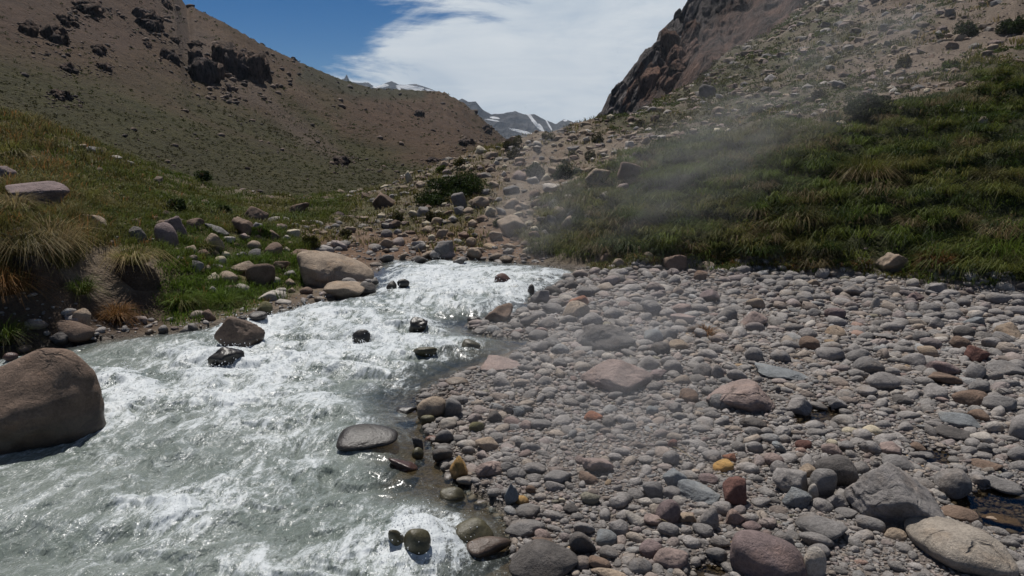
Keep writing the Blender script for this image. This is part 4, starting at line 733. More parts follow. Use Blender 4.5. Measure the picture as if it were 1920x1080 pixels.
_r = np.random.default_rng(55); _n = 0
for poly, cnt, w0, w1 in [([(690, 470), (740, 410), (860, 370), (960, 330), (1150, 300), (1190, 350), (1040, 430), (990, 480), (850, 478)], 62, 13, 30), ([(780, 335), (900, 285), (1060, 250), (1200, 232), (1300, 235), (1250, 262), (1180, 300), (1000, 325), (850, 350)], 38, 10, 20), ([(330, 470), (440, 420), (560, 400), (660, 430), (620, 480), (560, 550), (430, 545)], 42, 13, 30), ([(60, 400), (330, 395), (420, 430), (300, 500), (120, 440)], 8, 12, 24)]:
    q = np.array(poly); done = 0
    while done < cnt:
        x, y = _r.uniform(q[:, 0].min(), q[:, 0].max()), _r.uniform(q[:, 1].min(), q[:, 1].max())
        if sdpoly(np.array([x]), np.array([y]), poly)[0] < 0 or any(abs(x - k['px']) < .55 * k['w'] + 6 and abs(y - k['py']) < .35 * k['w'] + 4 for k in ROCKS): continue
        ww = w0 + (w1 - w0) * _r.random() ** 1.8; A(float(x), float(y), float(ww), float(ww * _r.uniform(.45, .75)), ['ang', 'ang', 'slab', 'cob'][_r.integers(4)], ['tan', 'pale', 'brown', 'mid', 'pink', 'cream', 'tan'][_r.integers(7)], grp='slope'); done += 1

# ---------------------------------------------------------------- labels from the neighbours one can find
bad = ('left', 'right', 'foreground')
ANCH = [r for r in ROCKS if r['anchor']]
used = set(r['label'] for r in ROCKS if r['label'])
def relation(r, a):
    dx, dy = r['px'] - a['px'], r['py'] - a['py']; inland = (dx > 0) if a['px'] > 560 + .25 * max(0, 640 - a['py']) else (dx < 0)
    if abs(dx) > 1.6 * abs(dy): return ('just inland of ' if inland else 'on the river side of ') if abs(dx) < 220 else ('far inland of ' if inland else 'riverward of ')
    if abs(dy) > 1.6 * abs(dx): return ('in front of ' if dy > 0 else 'beyond ')
    return ('in front and ' if dy > 0 else 'beyond and ') + ('inland of ' if inland else 'riverward of ')
for r in ROCKS:
    if r['label']: continue
    sz = ('tiny' if r['size'] < .09 else 'small' if r['size'] < .17 else 'mid-sized' if r['size'] < .32 else 'large') if not r['grp'] else ('small' if r['w'] < 16 else 'mid-sized' if r['w'] < 24 else 'large')
    near_ = sorted((a for a in ANCH if a is not r), key=lambda a: abs(a['px'] - r['px']) + 1.6 * abs(a['py'] - r['py']))[:9]
    col = r['col'].replace('mid grey', 'grey'); wetw = 'wet ' if r['wet'] > .4 else ''
    done = None
    for i in range(8):
        for j in range(i + 1, 9):
            for head in (f"{sz} {wetw}{col} {r['shape']} {r['nm']}", f"{wetw}{col} {r['shape']} {r['nm']}", f"{sz} {col} {r['nm']}", f"{col} {r['nm']}"):
                l = f"{head} {relation(r, near_[i])}{near_[i]['anchor']}, {relation(r, near_[j])}{near_[j]['anchor']}"
                if l not in used and len(l.replace('-', ' ').replace(',', '').split()) <= 16: done = l; break
            if done: break
        if done: break
    r['label'] = done or f"{col} {r['nm']} {relation(r, near_[0])}{near_[0]['anchor']}"; used.add(r['label'])
for r in ROCKS:
    (len(r['label'].replace('-', ' ').split()) > 16 and print('LONG', r['label'])); tag(r['o'], r['label'], dict(boulder='boulder', cobble='cobble', rock='rock')[r['nm']], dict(boulder='boulders along the river and gravel bar', cobble='larger cobbles of the gravel bar and banks', rock='rocks on the mound and slopes')[r['nm']])

# ---------------------------------------------------------------- crags on the far hillside
OUTC = [(280, 43, 62, 48, 'blackish brown crag high on the hill under the skyline'), (315, 107, 42, 32, 'dark rounded crag on the hill below the highest crag'), (382, 133, 72, 84, 'tall dark cliff face, nearer half of the main crag on the hill'), (447, 122, 102, 92, 'broad jagged purple black crag, farther half of the main hill crag'), (50, 55, 44, 40, 'dark square crag near the top corner of the hill'), (98, 68, 52, 56, 'dark crag with a slanting top, beside the square corner crag'),
        (184, 97, 34, 26, 'isolated dark crag with a pale ledge midway up the hill'), (194, 128, 38, 22, 'low brown crag just below the pale ledged crag'), (127, 131, 34, 22, 'low dark wedge of rock alone on the grassy brown slope'), (112, 182, 44, 25, 'lowest dark crag on the green part of the hill'), (362, 84, 32, 14, 'thin dark ledge above the main hill crag'), (313, 10, 24, 22, 'small grey crag breaking the skyline at the picture top'), (638, 303, 46, 34, 'black crag at the toe of the hill spur'),
        (787, 213, 30, 24, 'dark brown crag in the middle of the rounded shoulder'), (878, 268, 48, 22, 'dark crag near the valley notch at the shoulder foot'), (810, 302, 36, 14, 'low dark ledge at the foot of the rounded shoulder'), (913, 244, 28, 24, 'dark crag on the descending edge of the rounded shoulder'), (327, 75, 22, 18, 'small dark crag between the highest crag and the main crag'), (276, 86, 18, 14, 'small brown knob of rock under the highest crag'), (430, 166, 16, 20, 'small dark pillar at the foot of the main crag'), (166, 20, 60, 22, 'long brown ledge near the top of the hill'), (125, 42, 40, 30, 'dark crag above the slanting topped crag')]
for k, (px, py, w_, h_, lab) in enumerate(OUTC):
    r = np.random.default_rng(900 + k); V = []; Fc = []; T = []; off = 0; P, t = hit(px, py + .1 * h_, 0, zhill, 480)
    sc = t / F; n = 8 + int(w_ / 5)
    for i in range(n):
        ux = r.uniform(-.34, .34); uz = r.uniform(-.30, .24)
        Q, tt = hit(px + ux * w_, py + uz * h_, 0, zhill, 480)
        Q = P + (Q - P) * min(1., .42 * w_ * sc / (np.linalg.norm(Q - P) + 1e-6))
        v, f = unit_rock('jag', 4 if w_ > 60 else 3, 900 + 31 * k + i); a = r.uniform(.13, .26) * w_ * sc * (1.35 if i < 2 else 1); c = a * r.uniform(.7, 1.5) * min(1.4, max(.5, h_ / w_ * 1.15))
        v = v * (a, a * .8, c); v = rotz(v, r.uniform(0, 6.28)) + (Q - P) - (0, 0, .15 * c); V.append(v); Fc.append(f + off); off += len(v)
        T.append(np.tile(np.array([(.125, .090, .072), (.105, .082, .074), (.15, .105, .08)][r.integers(3)]), (len(v), 1)))
    V = np.concatenate(V); V += .16 * w_ * sc * fbm(V[:, :1] / (w_ * sc) * 8, V[:, 1:2] / (w_ * sc) * 8, V[:, 2:] / (w_ * sc) * 5, octs=4, seed=k, ridge=True) * np.array([[.5, .5, .6]])
    tag(put('rock_outcrop', npmesh('rock_outcrop', V, np.concatenate(Fc), {'tint': np.concatenate(T), 'wet': np.zeros(len(V))}), M_OUT, loc=P), lab, 'outcrop', 'dark crags on the far hillside')

HALO = []
for k, (px, py, w_, h_, lab) in enumerate(OUTC):
    r = np.random.default_rng(300 + k)
    for i in range(int(14 + w_ * .9)):
        Q, tt = hit(px + r.normal(0, .42) * w_ + .15 * w_, py + (r.random() ** 1.4 * 1.0 - .2) * h_, 0, zhill, 480); HALO.append((Q[0], Q[1], tt / F * w_ * r.uniform(.02, .075)))

# crags and ledges of the cliff: angular blocks grown out of its face
r = np.random.default_rng(31); V = []; Fc = []; T = []; off = 0; CP = [(1112, 232), (1140, 196), (1175, 155), (1206, 112), (1230, 92), (1250, 60), (1290, 20), (1310, -25), (1600, -60), (1530, 0), (1440, 62), (1350, 112), (1270, 165), (1200, 212)]
LIBC = [unit_rock('jag', 4, 4000 + i) for i in range(14)]
for i in range(210):
    while True:
        x, y = r.uniform(1110, 1600), r.uniform(-50, 232); d = sdpoly(np.array([x]), np.array([y]), CP)[0]
        if d > -1.5: break
    P, t = hit(x, y, 0, zcliff, 400)
    if not 120 < t < 330: continue
    _D = math.hypot(P[0], P[1]); P = P.copy(); P[:2] *= 1 + float(cf_push(P[0], P[1], P[2], _D)) / _D
    v, f = LIBC[r.integers(14)]; a = r.uniform(7, 26 if d > 12 else 14) * t / F; v = rotz(v * (a, a * .8, a * r.uniform(1.1, 2.4)), r.uniform(0, 6.28)); tl = r.normal(.25, .15); v = np.stack([v[:, 0] * math.cos(tl) + v[:, 2] * math.sin(tl), v[:, 1], -v[:, 0] * math.sin(tl) + v[:, 2] * math.cos(tl)], 1) + P + np.array([0, .45 * a, -.2 * a])
    red_ = sdpoly(np.array([x + r.normal(0, 14)]), np.array([y]), [(1180, 210), (1195, 165), (1240, 130), (1280, 95), (1330, 40), (1380, -20), (1600, -150), (1650, -20), (1480, 90), (1350, 150), (1270, 190)])[0] > 0
    V.append(v); Fc.append(f + off); off += len(v); T.append(np.tile(np.array((.165, .098, .072) if red_ else (.16, .142, .136)) * r.uniform(.7, 1.3), (len(v), 1)))
V = np.concatenate(V); V += 1.3 * fbm(V[:, :1] * .35, V[:, 1:2] * .35, V[:, 2:] * .2, octs=4, seed=8, ridge=True)
tag(put('cliff', npmesh('cliff', V, np.concatenate(Fc), {'tint': np.concatenate(T), 'wet': np.zeros(len(V))}), M_CLIFF), kind='structure')

# ---------------------------------------------------------------- grass, tussocks, shrubs
GREEN = np.array((.066, .094, .016)); DGREEN = np.array((.028, .044, .010)); YEL = np.array((.135, .130, .035)); STRAW = np.array((.30, .235, .115)); RUST = np.array((.24, .125, .045)); OLIVE = np.array((.075, .070, .028))
def blades(root, L, Wd, az_, lean, droop, col, tip=1.2):
    n = len(root); out = np.stack([np.cos(az_), np.sin(az_), 0 * az_], 1); sd = np.stack([-np.sin(az_), np.cos(az_), 0 * az_], 1) * (Wd / 2)[:, None]; up = np.array([0, 0, 1.])
    m = root + up * (L * .62 * np.cos(lean * .7))[:, None] + out * (L * .6 * np.sin(lean * .7))[:, None]
    t = root + up * (L * (np.cos(lean) - droop))[:, None] + out * (L * np.sin(lean) * (1 + .5 * droop))[:, None]
    V = np.stack([root - sd, root + sd, m - sd * .8, m + sd * .8, t], 1).reshape(-1, 3); i = np.arange(n)[:, None] * 5
    return V, [i + np.array([[0, 1, 3, 2]]), i + np.array([[2, 3, 4]])], np.stack([col * .9, col * .9, col, col, col * tip], 1).reshape(-1, 3)
def tufts(C, nb, L, Wd, spread, lean0, lean1, droop, cols, seed, wind=.0):
    """C centres (M,3); per-tuft arrays L, spread, cols (M,3)"""
    r = np.random.default_rng(seed); M = len(C); idx = np.repeat(np.arange(M), nb); n = len(idx); a = r.uniform(0, 6.283, n); q = np.sqrt(r.random(n)); s = np.broadcast_to(spread, M)[idx]
    root = C[idx] + np.stack([np.cos(a) * q * s, np.sin(a) * q * s, 0 * a - .02], 1)
    ll = np.broadcast_to(L, M)[idx] * r.uniform(.55, 1.15, n); lean = lean0 + (lean1 - lean0) * np.clip(q * .6 + r.random(n) * .5, 0, 1)
    c = cols[idx] * r.uniform(.8, 1.22, (n, 1)) * r.uniform(.93, 1.07, (n, 3))
    return blades(root, ll, np.broadcast_to(Wd, M)[idx] * r.uniform(.7, 1.3, n), a + r.normal(0, .5, n), lean, droop * r.uniform(.3, 1.2, n), c)
def bmesh_np(name, parts): 
    V = np.concatenate([p[0] for p in parts]); o = 0; q4 = []; q3 = []
    for p in parts: q4.append(p[1][0] + o); q3.append(p[1][1] + o); o += len(p[0])
    return npmesh(name, V, [np.concatenate(q4), np.concatenate(q3)], {'tint': np.concatenate([p[2] for p in parts])}, smooth=False)
def sample(n, a0, a1, d0, d1, prob, seed, zf=None, pw=1.):
    r = np.random.default_rng(seed); t = r.uniform(rad(a0), rad(a1), n); D = np.exp(math.log(d0) + math.log(d1 / d0) * r.random(n) ** pw); X, Y = D * np.sin(t), D * np.cos(t)
    k = r.random(n) < prob(X, Y); X, Y = X[k], Y[k]; return np.stack([X, Y, (zf or zt)(X, Y)], 1)
def mixn(X, Y, sc, seed): return sm(-.25, .25, fbm(X * sc, Y * sc, octs=3, seed=seed))[:, None]
def keepoff(C, m=1.0):
    k = np.ones(len(C), bool)
    for x, y, r in FOOT:
        if r > .12: k &= (C[:, 0] - x) ** 2 + (C[:, 1] - y) ** 2 > (r * m) ** 2
    return C[k]
# the long grass of the bank across the gravel
C = keepoff(sample(26000, 0, 50, 16, 34, lambda X, Y: fld(Z['grassr'], X, Y) * .75 * sm(-.30, .12, fbm(X * .45, Y * .45, octs=4, seed=43)), 1, pw=.9)); n1 = mixn(C[:, 0], C[:, 1], .55, 31); n2 = mixn(C[:, 0], C[:, 1], 2.0, 32); n3 = mixn(C[:, 0], C[:, 1], .25, 33)
cols = DGREEN * (1 - n1) + GREEN * 1.15 * n1; cols = cols * (1 - .35 * n2) + OLIVE * .35 * n2; cols = np.where(RNG.random((len(C), 1)) < .05 + .10 * n3, STRAW * .5, cols); cols = cols * (1 - .4 * n3 * n1) + YEL * .8 * .4 * n3 * n1
L = .14 + .22 * n1[:, 0] * RNG.uniform(.6, 1.2, len(C)); p1 = tufts(C, 11, L, .015, .16, .15, 1.15, .30, cols, 2)
H3 = HUM[(fld(Z['grassr'], HUM[:, 0], HUM[:, 1]) > .5)]; H3 = np.concatenate([H3[:, :2], zt(H3[:, 0], H3[:, 1])[:, None], H3[:, 2:]], 1); m1 = mixn(H3[:, 0], H3[:, 1], .3, 42); rh = RNG.random((len(H3), 1))
hc = GREEN * 1.1 * (1 - m1) + YEL * .75 * m1; hc = np.where(rh < .16, STRAW * .42, hc); hc = np.where(rh > .8, DGREEN, hc)
p2 = tufts(H3[:, :3], 95, .20 + .36 * H3[:, 3] + .35 * H3[:, 4], .015, H3[:, 3] * .75, .05, 1.45, .5, hc, 21)
E = keepoff(sample(60000, 3, 47, 14.5, 19.5, lambda X, Y: 1.6 * fld(Z['gravel'], X, Y) * (1 - fld(Z['gravel'], X, Y)) * (fld(gsd, X, Y) < -.3), 27)); e1 = mixn(E[:, 0], E[:, 1], .5, 46); ec = YEL * .8 * (1 - e1) + GREEN * e1; ec = np.where(RNG.random((len(E), 1)) < .25, RUST * .6, ec)
p3 = tufts(E, 10, .12 + .14 * RNG.random(len(E)), .013, .12, .1, 1.2, .3, ec, 28)
tag(put('bank_grass', bmesh_np('bank_grass', [p1, p2, p3]), M_GRASS), 'long dark green grass covering the bank beyond the gravel bar', 'grass', kind='stuff')
# shorter grass of the near bank and slope
def lp(X, Y):
    return fld(Z['leftg'], X, Y) * (1 - .88 * fld(bank, X, Y)) * (fld(gsd, X, Y) < -.15) * (.25 + .75 * sm(-.35, .02, fbm(X * .55, Y * .55, octs=4, seed=47)))
C = keepoff(sample(46000, -58, 2, 11.5, 40, lp, 3)); n1 = mixn(C[:, 0], C[:, 1], .5, 34); n2 = mixn(C[:, 0], C[:, 1], 1.6, 35); gx, gy = proj(C)
edge = sm(330, 60, gx)[:, None]; wetg = (sm(420, 520, gy) * sm(180, 300, gx))[:, None]
cols = GREEN * (1 - n1) + YEL * .72 * n1; cols = cols * (1 - .5 * n2 * edge) + STRAW * .55 * (.5 * n2 * edge); cols = cols * (1 - .75 * wetg) + GREEN * np.array((1.3, 1.5, 1.2)) * .75 * wetg
rs = (RNG.random((len(C), 1)) < .10 * edge + .015); cols = np.where(rs, RUST, cols); L = (.10 + .16 * n2[:, 0] + .20 * edge[:, 0] * n1[:, 0]) * RNG.uniform(.6, 1.3, len(C))
k = np.hypot(C[:, 0], C[:, 1]) < 19; p1 = tufts(C[k], 14, L[k], .011, .12, .1, .85, .12, cols[k], 4); p2 = tufts(C[~k], 9, L[~k] * 1.2, .022, .2, .1, .9, .12, cols[~k], 5)
tag(put('slope_grass', bmesh_np('slope_grass', [p1, p2]), M_GRASS), 'yellow green and straw grass on the slope beside the river', 'grass', kind='stuff')
# sparse grass between the stones of the mound and the upper slope
def mp(X, Y): 
    g = sm(-.05, .3, fbm(X * .35, Y * .35, octs=4, seed=36)); return np.clip((1 - fld(Z['gravel'], X, Y)) * (1 - fld(Z['grassr'], X, Y)) * (1 - fld(Z['leftg'], X, Y)) * (.05 + .5 * g) + fld(Z['farg'], X, Y) * .5, 0, 1) * (fld(gsd, X, Y) < -.3)
C = keepoff(sample(16000, -20, 40, 18, 60, mp, 6)); n1 = mixn(C[:, 0], C[:, 1], .4, 37); cols = OLIVE * (1 - n1) + YEL * .8 * n1; cols = np.where(RNG.random((len(C), 1)) < .15, STRAW * .8, cols); Dd = np.hypot(C[:, 0], C[:, 1])
p1 = tufts(C, 9, (.12 + .14 * n1[:, 0]) * np.clip(Dd / 24, 1, 2), .022 * np.clip(Dd / 24, 1, 2), .16 * np.clip(Dd / 24, 1, 2), .15, 1.0, .1, cols, 7)
tag(put('mound_grass', bmesh_np('mound_grass', [p1]), M_GRASS), 'sparse olive and straw grass between the stones of the mound', 'grass', kind='stuff')

def leafcloud(c, ext, n, size, col, r, lumps=14):
    lc = r.normal(size=(lumps, 3)); lc /= np.linalg.norm(lc, axis=1)[:, None]; lc *= r.uniform(.3, .78, (lumps, 1)); lc[:, 2] = np.abs(lc[:, 2]) * .9; lr = r.uniform(.22, .42, lumps); lt = r.uniform(.7, 1.3, lumps)
    k = r.integers(lumps, size=n); d = r.normal(size=(n, 3)); d /= np.linalg.norm(d, axis=1)[:, None]; p = lc[k] + d * lr[k][:, None] * r.uniform(.5, 1.15, (n, 1)) ** .5
    p = p * ext; p[:, 2] = np.maximum(p[:, 2], .01)
    a = r.normal(size=(n, 3)); a /= np.linalg.norm(a, axis=1)[:, None]; b = np.cross(a, r.normal(size=(n, 3))); b /= np.linalg.norm(b, axis=1)[:, None]; s = size * r.uniform(.6, 1.4, (n, 1))
    V = np.stack([p - a * s, p + b * s * .45, p + a * s, p - b * s * .45], 1).reshape(-1, 3) + c; F4 = np.arange(n * 4).reshape(-1, 4)
    return V, F4, np.repeat(col * lt[k][:, None] * r.uniform(.75, 1.3, (n, 1)), 4, 0)
# single shrubs
SHR = [(860, 344, 150, 44, DGREEN, 'largest dark green shrub spreading over the crest of the mound'), (802, 368, 96, 28, DGREEN, 'dark green shrub at the low end of the largest mound shrub'), (1002, 318, 48, 30, DGREEN * 1.1, 'rounded dark shrub on the mound, nearer the valley notch of two'), (1063, 320, 62, 34, DGREEN, 'wide dark shrub on the mound beside the rounded dark shrub'), (1625, 198, 92, 36, DGREEN * .9, 'long dark brownish shrub at the top edge of the grass bank'),
       (1815, 54, 44, 32, DGREEN, 'dark shrub high on the scree slope'), (1903, 48, 48, 34, DGREEN, 'dark green shrub at the upper corner of the scree slope'), (1782, 121, 40, 22, GREEN, 'bright green low shrub on the scree just above the grass bank'), (958, 266, 50, 28, OLIVE * .8, 'large olive shrub on the skyline of the mound'), (968, 286, 36, 20, OLIVE * .8, 'small olive shrub just below the skyline shrub'), (1025, 254, 36, 16, OLIVE * .9, 'flat olive shrub on the mound crest between pale stones'),
       (1120, 259, 28, 16, OLIVE * .8, 'small olive shrub near the foot of the cliff'), (1105, 290, 30, 18, OLIVE * .8, 'olive shrub on bare ground beyond the pale capped boulder'), (862, 303, 24, 16, YEL * .7, 'yellow green shrub on the edge of the mound crest'), (1076, 289, 24, 18, YEL * .6, 'yellow green shrub among stones in the middle of the mound'), (828, 318, 28, 15, GREEN, 'green shrub at the edge of the mound crest above the largest shrub'), (1694, 116, 28, 26, OLIVE * 1.1, 'olive shrub standing alone on the scree'),
       (488, 436, 44, 30, GREEN * 1.2, 'green leafy shrub among boulders at the foot of the hill'), (580, 452, 44, 28, YEL, 'pale yellow green shrub on the grassy rise above the river'), (740, 405, 44, 22, OLIVE, 'low olive shrub on the mound beside the blocky rock'), (650, 440, 36, 20, OLIVE * .9, 'low olive shrub on the brown earth above the largest tan boulder'), (1540, 180, 40, 20, OLIVE * .7, 'dark olive shrub on the slope above the long dark shrub'), (1420, 205, 36, 18, OLIVE * .7, 'grey olive shrub low on the scrubby slope'), (1200, 232, 30, 14, OLIVE, 'small shrub at the meeting of cliff and scree'),
       (380, 330, 40, 20, DGREEN * 1.2, 'dark shrub in the hollow at the foot of the hill'), (418, 395, 30, 26, DGREEN * 1.1, 'dark upright shrub beside the hillfoot boulders'), (330, 385, 60, 30, DGREEN * 1.2, 'broad dark green shrub on the grassy slope beyond the paired boulders'), (935, 415, 30, 18, GREEN, 'green shrub beside the tan boulder low on the mound'), (815, 405, 40, 20, OLIVE, 'olive shrub at the bottom of the largest mound shrub')]
for k, (px, py, w_, h_, col, lab) in enumerate(SHR):
    r = np.random.default_rng(1200 + k); P, t = hit(px, py + h_ * .42, 0); a = w_ * .5 * t / F; hh = h_ * t / F
    root = empty('shrub', P); tag(root, lab, 'shrub', 'shrubs on the mound and slopes')
    n = int(np.clip(w_ * h_ * 1.7, 500, 8000)); V, F4, T = leafcloud(np.zeros(3), np.array([a, a * .8, hh * 1.02]), n, max(.035, 1.9 * t / F), col, r, 18 if w_ > 60 else 10)
    put('foliage', npmesh('foliage', V, F4, {'tint': T}, smooth=False), M_LEAF, root)
    m = 16; az_ = r.uniform(0, 6.28, m); st = blades(np.zeros((m, 3)), np.full(m, hh * .95), np.full(m, .03 * a + .01), az_, r.uniform(.1, 1.0, m), np.zeros(m), np.tile(np.array((.09, .065, .045)), (m, 1)), 1)
    put('stems', bmesh_np('stems', [st]), M_LEAF, root)
# single tussocks: px, py of the foot, width, height, tuft colours, dead skirt, label, foot of earth
TUS = [(58, 505, 112, 84, OLIVE * .85, STRAW * .55, 'big dark tussock with straw ends crowning the undercut earth bank', 1), (255, 512, 96, 62, YEL * 1.1, STRAW, 'straw yellow tussock on a dark earth pedestal by the water', 1), (12, 545, 70, 70, RUST, RUST * .8, 'rust orange dry tussock at the picture edge on the bank', 0), (20, 300, 70, 50, YEL, STRAW, 'yellow green tussock above the long pale slab', 0), (98, 470, 96, 86, STRAW * .8, STRAW, 'tall straw coloured tussock behind the big dark tussock', 0),
       (30, 400, 80, 56, STRAW * .7, YEL, 'straw tussock below the long pale slab', 0), (1880, 492, 124, 76, GREEN * 1.35, OLIVE, 'big bright green arching tussock at the picture edge on the grass bank', 0), (1625, 335, 108, 66, YEL * .75, STRAW * .7, 'yellow green drooping tussock with a straw side, highest big one on the grass bank', 0), (1815, 275, 52, 34, STRAW * .55, STRAW * .6, 'greyish straw tussock high on the grass bank below pale stones', 0), (1612, 412, 74, 44, GREEN * 1.2, STRAW * .5, 'green tussock with hanging straw in the middle of the grass bank', 0),
       (1505, 415, 82, 50, OLIVE, STRAW * .6, 'olive tussock with a pale straw skirt in the middle of the grass bank', 0), (1420, 400, 80, 46, GREEN, STRAW * .5, 'soft green tussock beside the olive straw skirted tussock', 0), (1740, 425, 80, 42, GREEN, OLIVE, 'green tussock with yellowish tips over a dark hollow', 0), (1850, 340, 80, 40, OLIVE, OLIVE, 'dull olive tussock above the big bright green tussock', 0), (1330, 440, 84, 46, GREEN * .9, OLIVE, 'bushy green tussock low on the grass bank behind the steam', 0), (1180, 415, 80, 50, GREEN * .9, OLIVE, 'bushy green tussock where the grass bank meets the mound', 0),
       (1240, 470, 70, 36, GREEN * .7, DGREEN, 'dark green tussock at the foot of the grass bank near the river', 0), (1550, 470, 80, 34, DGREEN, OLIVE * .7, 'dark tussock at the foot of the grass bank behind the grey cobbles', 0), (1760, 490, 80, 32, RUST * .55, RUST * .6, 'brownish dry tussock between the crusty tan rock and the big bright tussock', 0), (218, 598, 62, 46, RUST * .75, RUST * .6, 'russet dry tussock at the waterside cobbles below the pedestal', 0), (1322, 628, 34, 36, RUST * .7, RUST * .5, 'small dried brown tussock alone on the gravel bar', 0),
       (380, 470, 56, 34, YEL * .8, OLIVE, 'yellow green tussock among the boulders of the near bank', 0), (340, 570, 90, 44, GREEN * 1.5, YEL, 'bright green leafy tussock sloping down to the water', 0), (420, 572, 76, 36, GREEN * 1.6, YEL, 'bright green tussock behind the undercut river boulder', 0), (150, 545, 60, 44, GREEN * 1.2, YEL, 'green tussock between the dark tussock and the pedestal tussock', 0), (8, 640, 50, 60, GREEN * 1.3, OLIVE, 'green grass hanging at the picture edge above the huge brown boulder', 0), (170, 380, 70, 40, YEL, STRAW, 'yellow tussock beside the flat tan rock on the slope', 0)]
for k, (px, py, w_, h_, c1, c2, lab, foot) in enumerate(TUS):
    P, t = hit(px, py, 0); a = w_ * .5 * t / F; hh = h_ * t / F; P = P - np.array([0, 0, .03]); root = empty('tussock', P); tag(root, lab, 'tussock', 'grass tussocks on the banks')
    n = 420 if w_ > 60 else 220
    z0 = .35 * hh if foot else 0
    def tf(nm, nb, LL, sp, l0, l1, dr, c, sd):
        put(nm, bmesh_np(nm, [tufts(np.array([[0, 0, z0]]), nb, LL, max(.008, .9 * t / F), sp, l0, l1, dr, np.array([c]), sd)]), M_GRASS, root)
    tf('blades', n, hh * (.62 if foot else .95), a * .42, .05, 1.15, .22, c1, 1500 + k); tf('dry_skirt', int(n * .55), hh * .85, a * .45, .75, 1.6, .45, c2, 1600 + k)
    if foot:
        v, f = unit_rock('cob', 4, 1700 + k); v = v * (a * .72, a * .62, hh * .75) - (0, 0, hh * .35); v += .03 * fbm(v[:, :1] * 6, v[:, 1:2] * 6, v[:, 2:] * 6, octs=3, seed=3)
        put('earth_pedestal', npmesh('earth_pedestal', v, f, {'tint': np.tile(np.array((.075, .052, .038)), (len(v), 1)), 'wet': np.zeros(len(v))}), M_GROUND, root)

# ---------------------------------------------------------------- loose scree and scrub too many to count
def scp(X, Y): 
    d = np.hypot(X, Y); return np.clip((1 - fld(Z['gravel'], X, Y)) * (1 - fld(Z['grassr'], X, Y)) * (1 - .93 * fld(Z['leftg'], X, Y)), 0, 1) * (fld(gsd, X, Y) < -.1) * (.35 + .65 * sm(-.3, .2, fbm(X * .3, Y * .3, octs=3, seed=38)))
C = sample(46000, -30, 48, 17.2, 105, scp, 8, pw=.95); Dd = np.hypot(C[:, 0], C[:, 1])
it = np.stack([C[:, 0], C[:, 1], Dd * .0015 * np.clip(RNG.pareto(1.7, len(C)) * .6 + .55, .55, 5.)], 1)
SC = ['tan', 'pale', 'pink', 'brown', 'cream', 'mid', 'grey']
def scol(x, y): return np.array(PAL[SC[RNG.choice(7, p=[.34, .12, .12, .22, .04, .09, .07])]]) * RNG.uniform(.6, 1.12)
tag(put('scree', loose_mesh('scree', it, JIB[1], scol, flat=(.4, .8), sink=(-.1, .4), smooth=False), M_STONE), 'loose tan scree stones scattered over the mound and slope', 'scree', kind='stuff')
# small stones and shingle along the near bank
def bp(X, Y): s = fld(gsd, X, Y); return ((s > -.75 - .8 * (np.hypot(X, Y) > 15.5)) & (s < .1) & (X < .9)) * .9
C = sample(8200, -52, 4, 10.5, 20, bp, 9); Dd = np.hypot(C[:, 0], C[:, 1]); it = np.stack([C[:, 0], C[:, 1], .022 * np.clip(RNG.pareto(1.6, len(C)) * .7 + .7, .7, 6.5) * np.clip(Dd / 13, .8, 1.4)], 1)
tag(put('shingle', loose_mesh('shingle', it, LIB[2], gcol, gwet), M_STONE), 'small dark shingle along the water edge of the near bank', 'shingle', kind='stuff')
C = sample(2600, -56, 0, 12, 34, lambda X, Y: fld(Z['leftg'], X, Y) * .3, 19); it = np.stack([C[:, 0], C[:, 1], np.hypot(C[:, 0], C[:, 1]) * .0022 * np.clip(RNG.pareto(2.2, len(C)) * .6 + .6, .6, 3.5)], 1)
tag(put('slope_stones', loose_mesh('slope_stones', it, JIB[2], scol), M_STONE), 'small tan stones scattered in the grass of the slope', 'stones', kind='stuff')
def scrub(name, C, s, col, seed, lab, per=12, lf=.42):
    r = np.random.default_rng(seed); n = len(C); i = np.repeat(np.arange(n), per); m = len(i); d = r.normal(size=(m, 3)); d /= np.linalg.norm(d, axis=1)[:, None]; d[:, 2] = np.abs(d[:, 2])
    p = C[i] + d * s[i][:, None] * r.uniform(.4, 1., (m, 1)) * (1, 1, .75); a = r.normal(size=(m, 3)); a /= np.linalg.norm(a, axis=1)[:, None]; b = np.cross(a, r.normal(size=(m, 3))); b /= np.linalg.norm(b, axis=1)[:, None]; q = (s[i] * lf)[:, None] * r.uniform(.6, 1.3, (m, 1))
    V = np.stack([p - a * q, p + b * q * .6, p + a * q, p - b * q * .6], 1).reshape(-1, 3)
    tag(put(name, npmesh(name, V, np.arange(m * 4).reshape(-1, 4), {'tint': np.repeat(col[i] * r.uniform(.8, 1.25, (m, 1)), 4, 0)}, smooth=False), M_LEAF), lab, 'scrub', kind='stuff')
C = sample(5600, 1, 47, 16.3, 34, lambda X, Y: fld(Z['grassr'], X, Y) * sm(-.1, .25, fbm(X * .35, Y * .35, octs=4, seed=44)), 24); n1 = mixn(C[:, 0], C[:, 1], .4, 45)
scrub('bank_scrub', C, np.hypot(C[:, 0], C[:, 1]) * RNG.uniform(.004, .0125, len(C)), DGREEN * 1.1 * (1 - n1) + GREEN * 1.1 * n1, 25, 'low dark leafy scrub mixed into the grass of the bank', 80, .14)
C = sample(1500, 1, 47, 16.6, 34, lambda X, Y: fld(Z['grassr'], X, Y) * sm(.0, -.3, fbm(X * .45, Y * .45, octs=4, seed=43)), 26); it = np.stack([C[:, 0], C[:, 1], np.hypot(C[:, 0], C[:, 1]) * .0022 * np.clip(RNG.pareto(2., len(C)) * .6 + .5, .5, 4)], 1)
tag(put('bank_stones', loose_mesh('bank_stones', it, JIB[2], scol), M_STONE), 'pale stones showing through gaps in the bank grass', 'stones', kind='stuff')
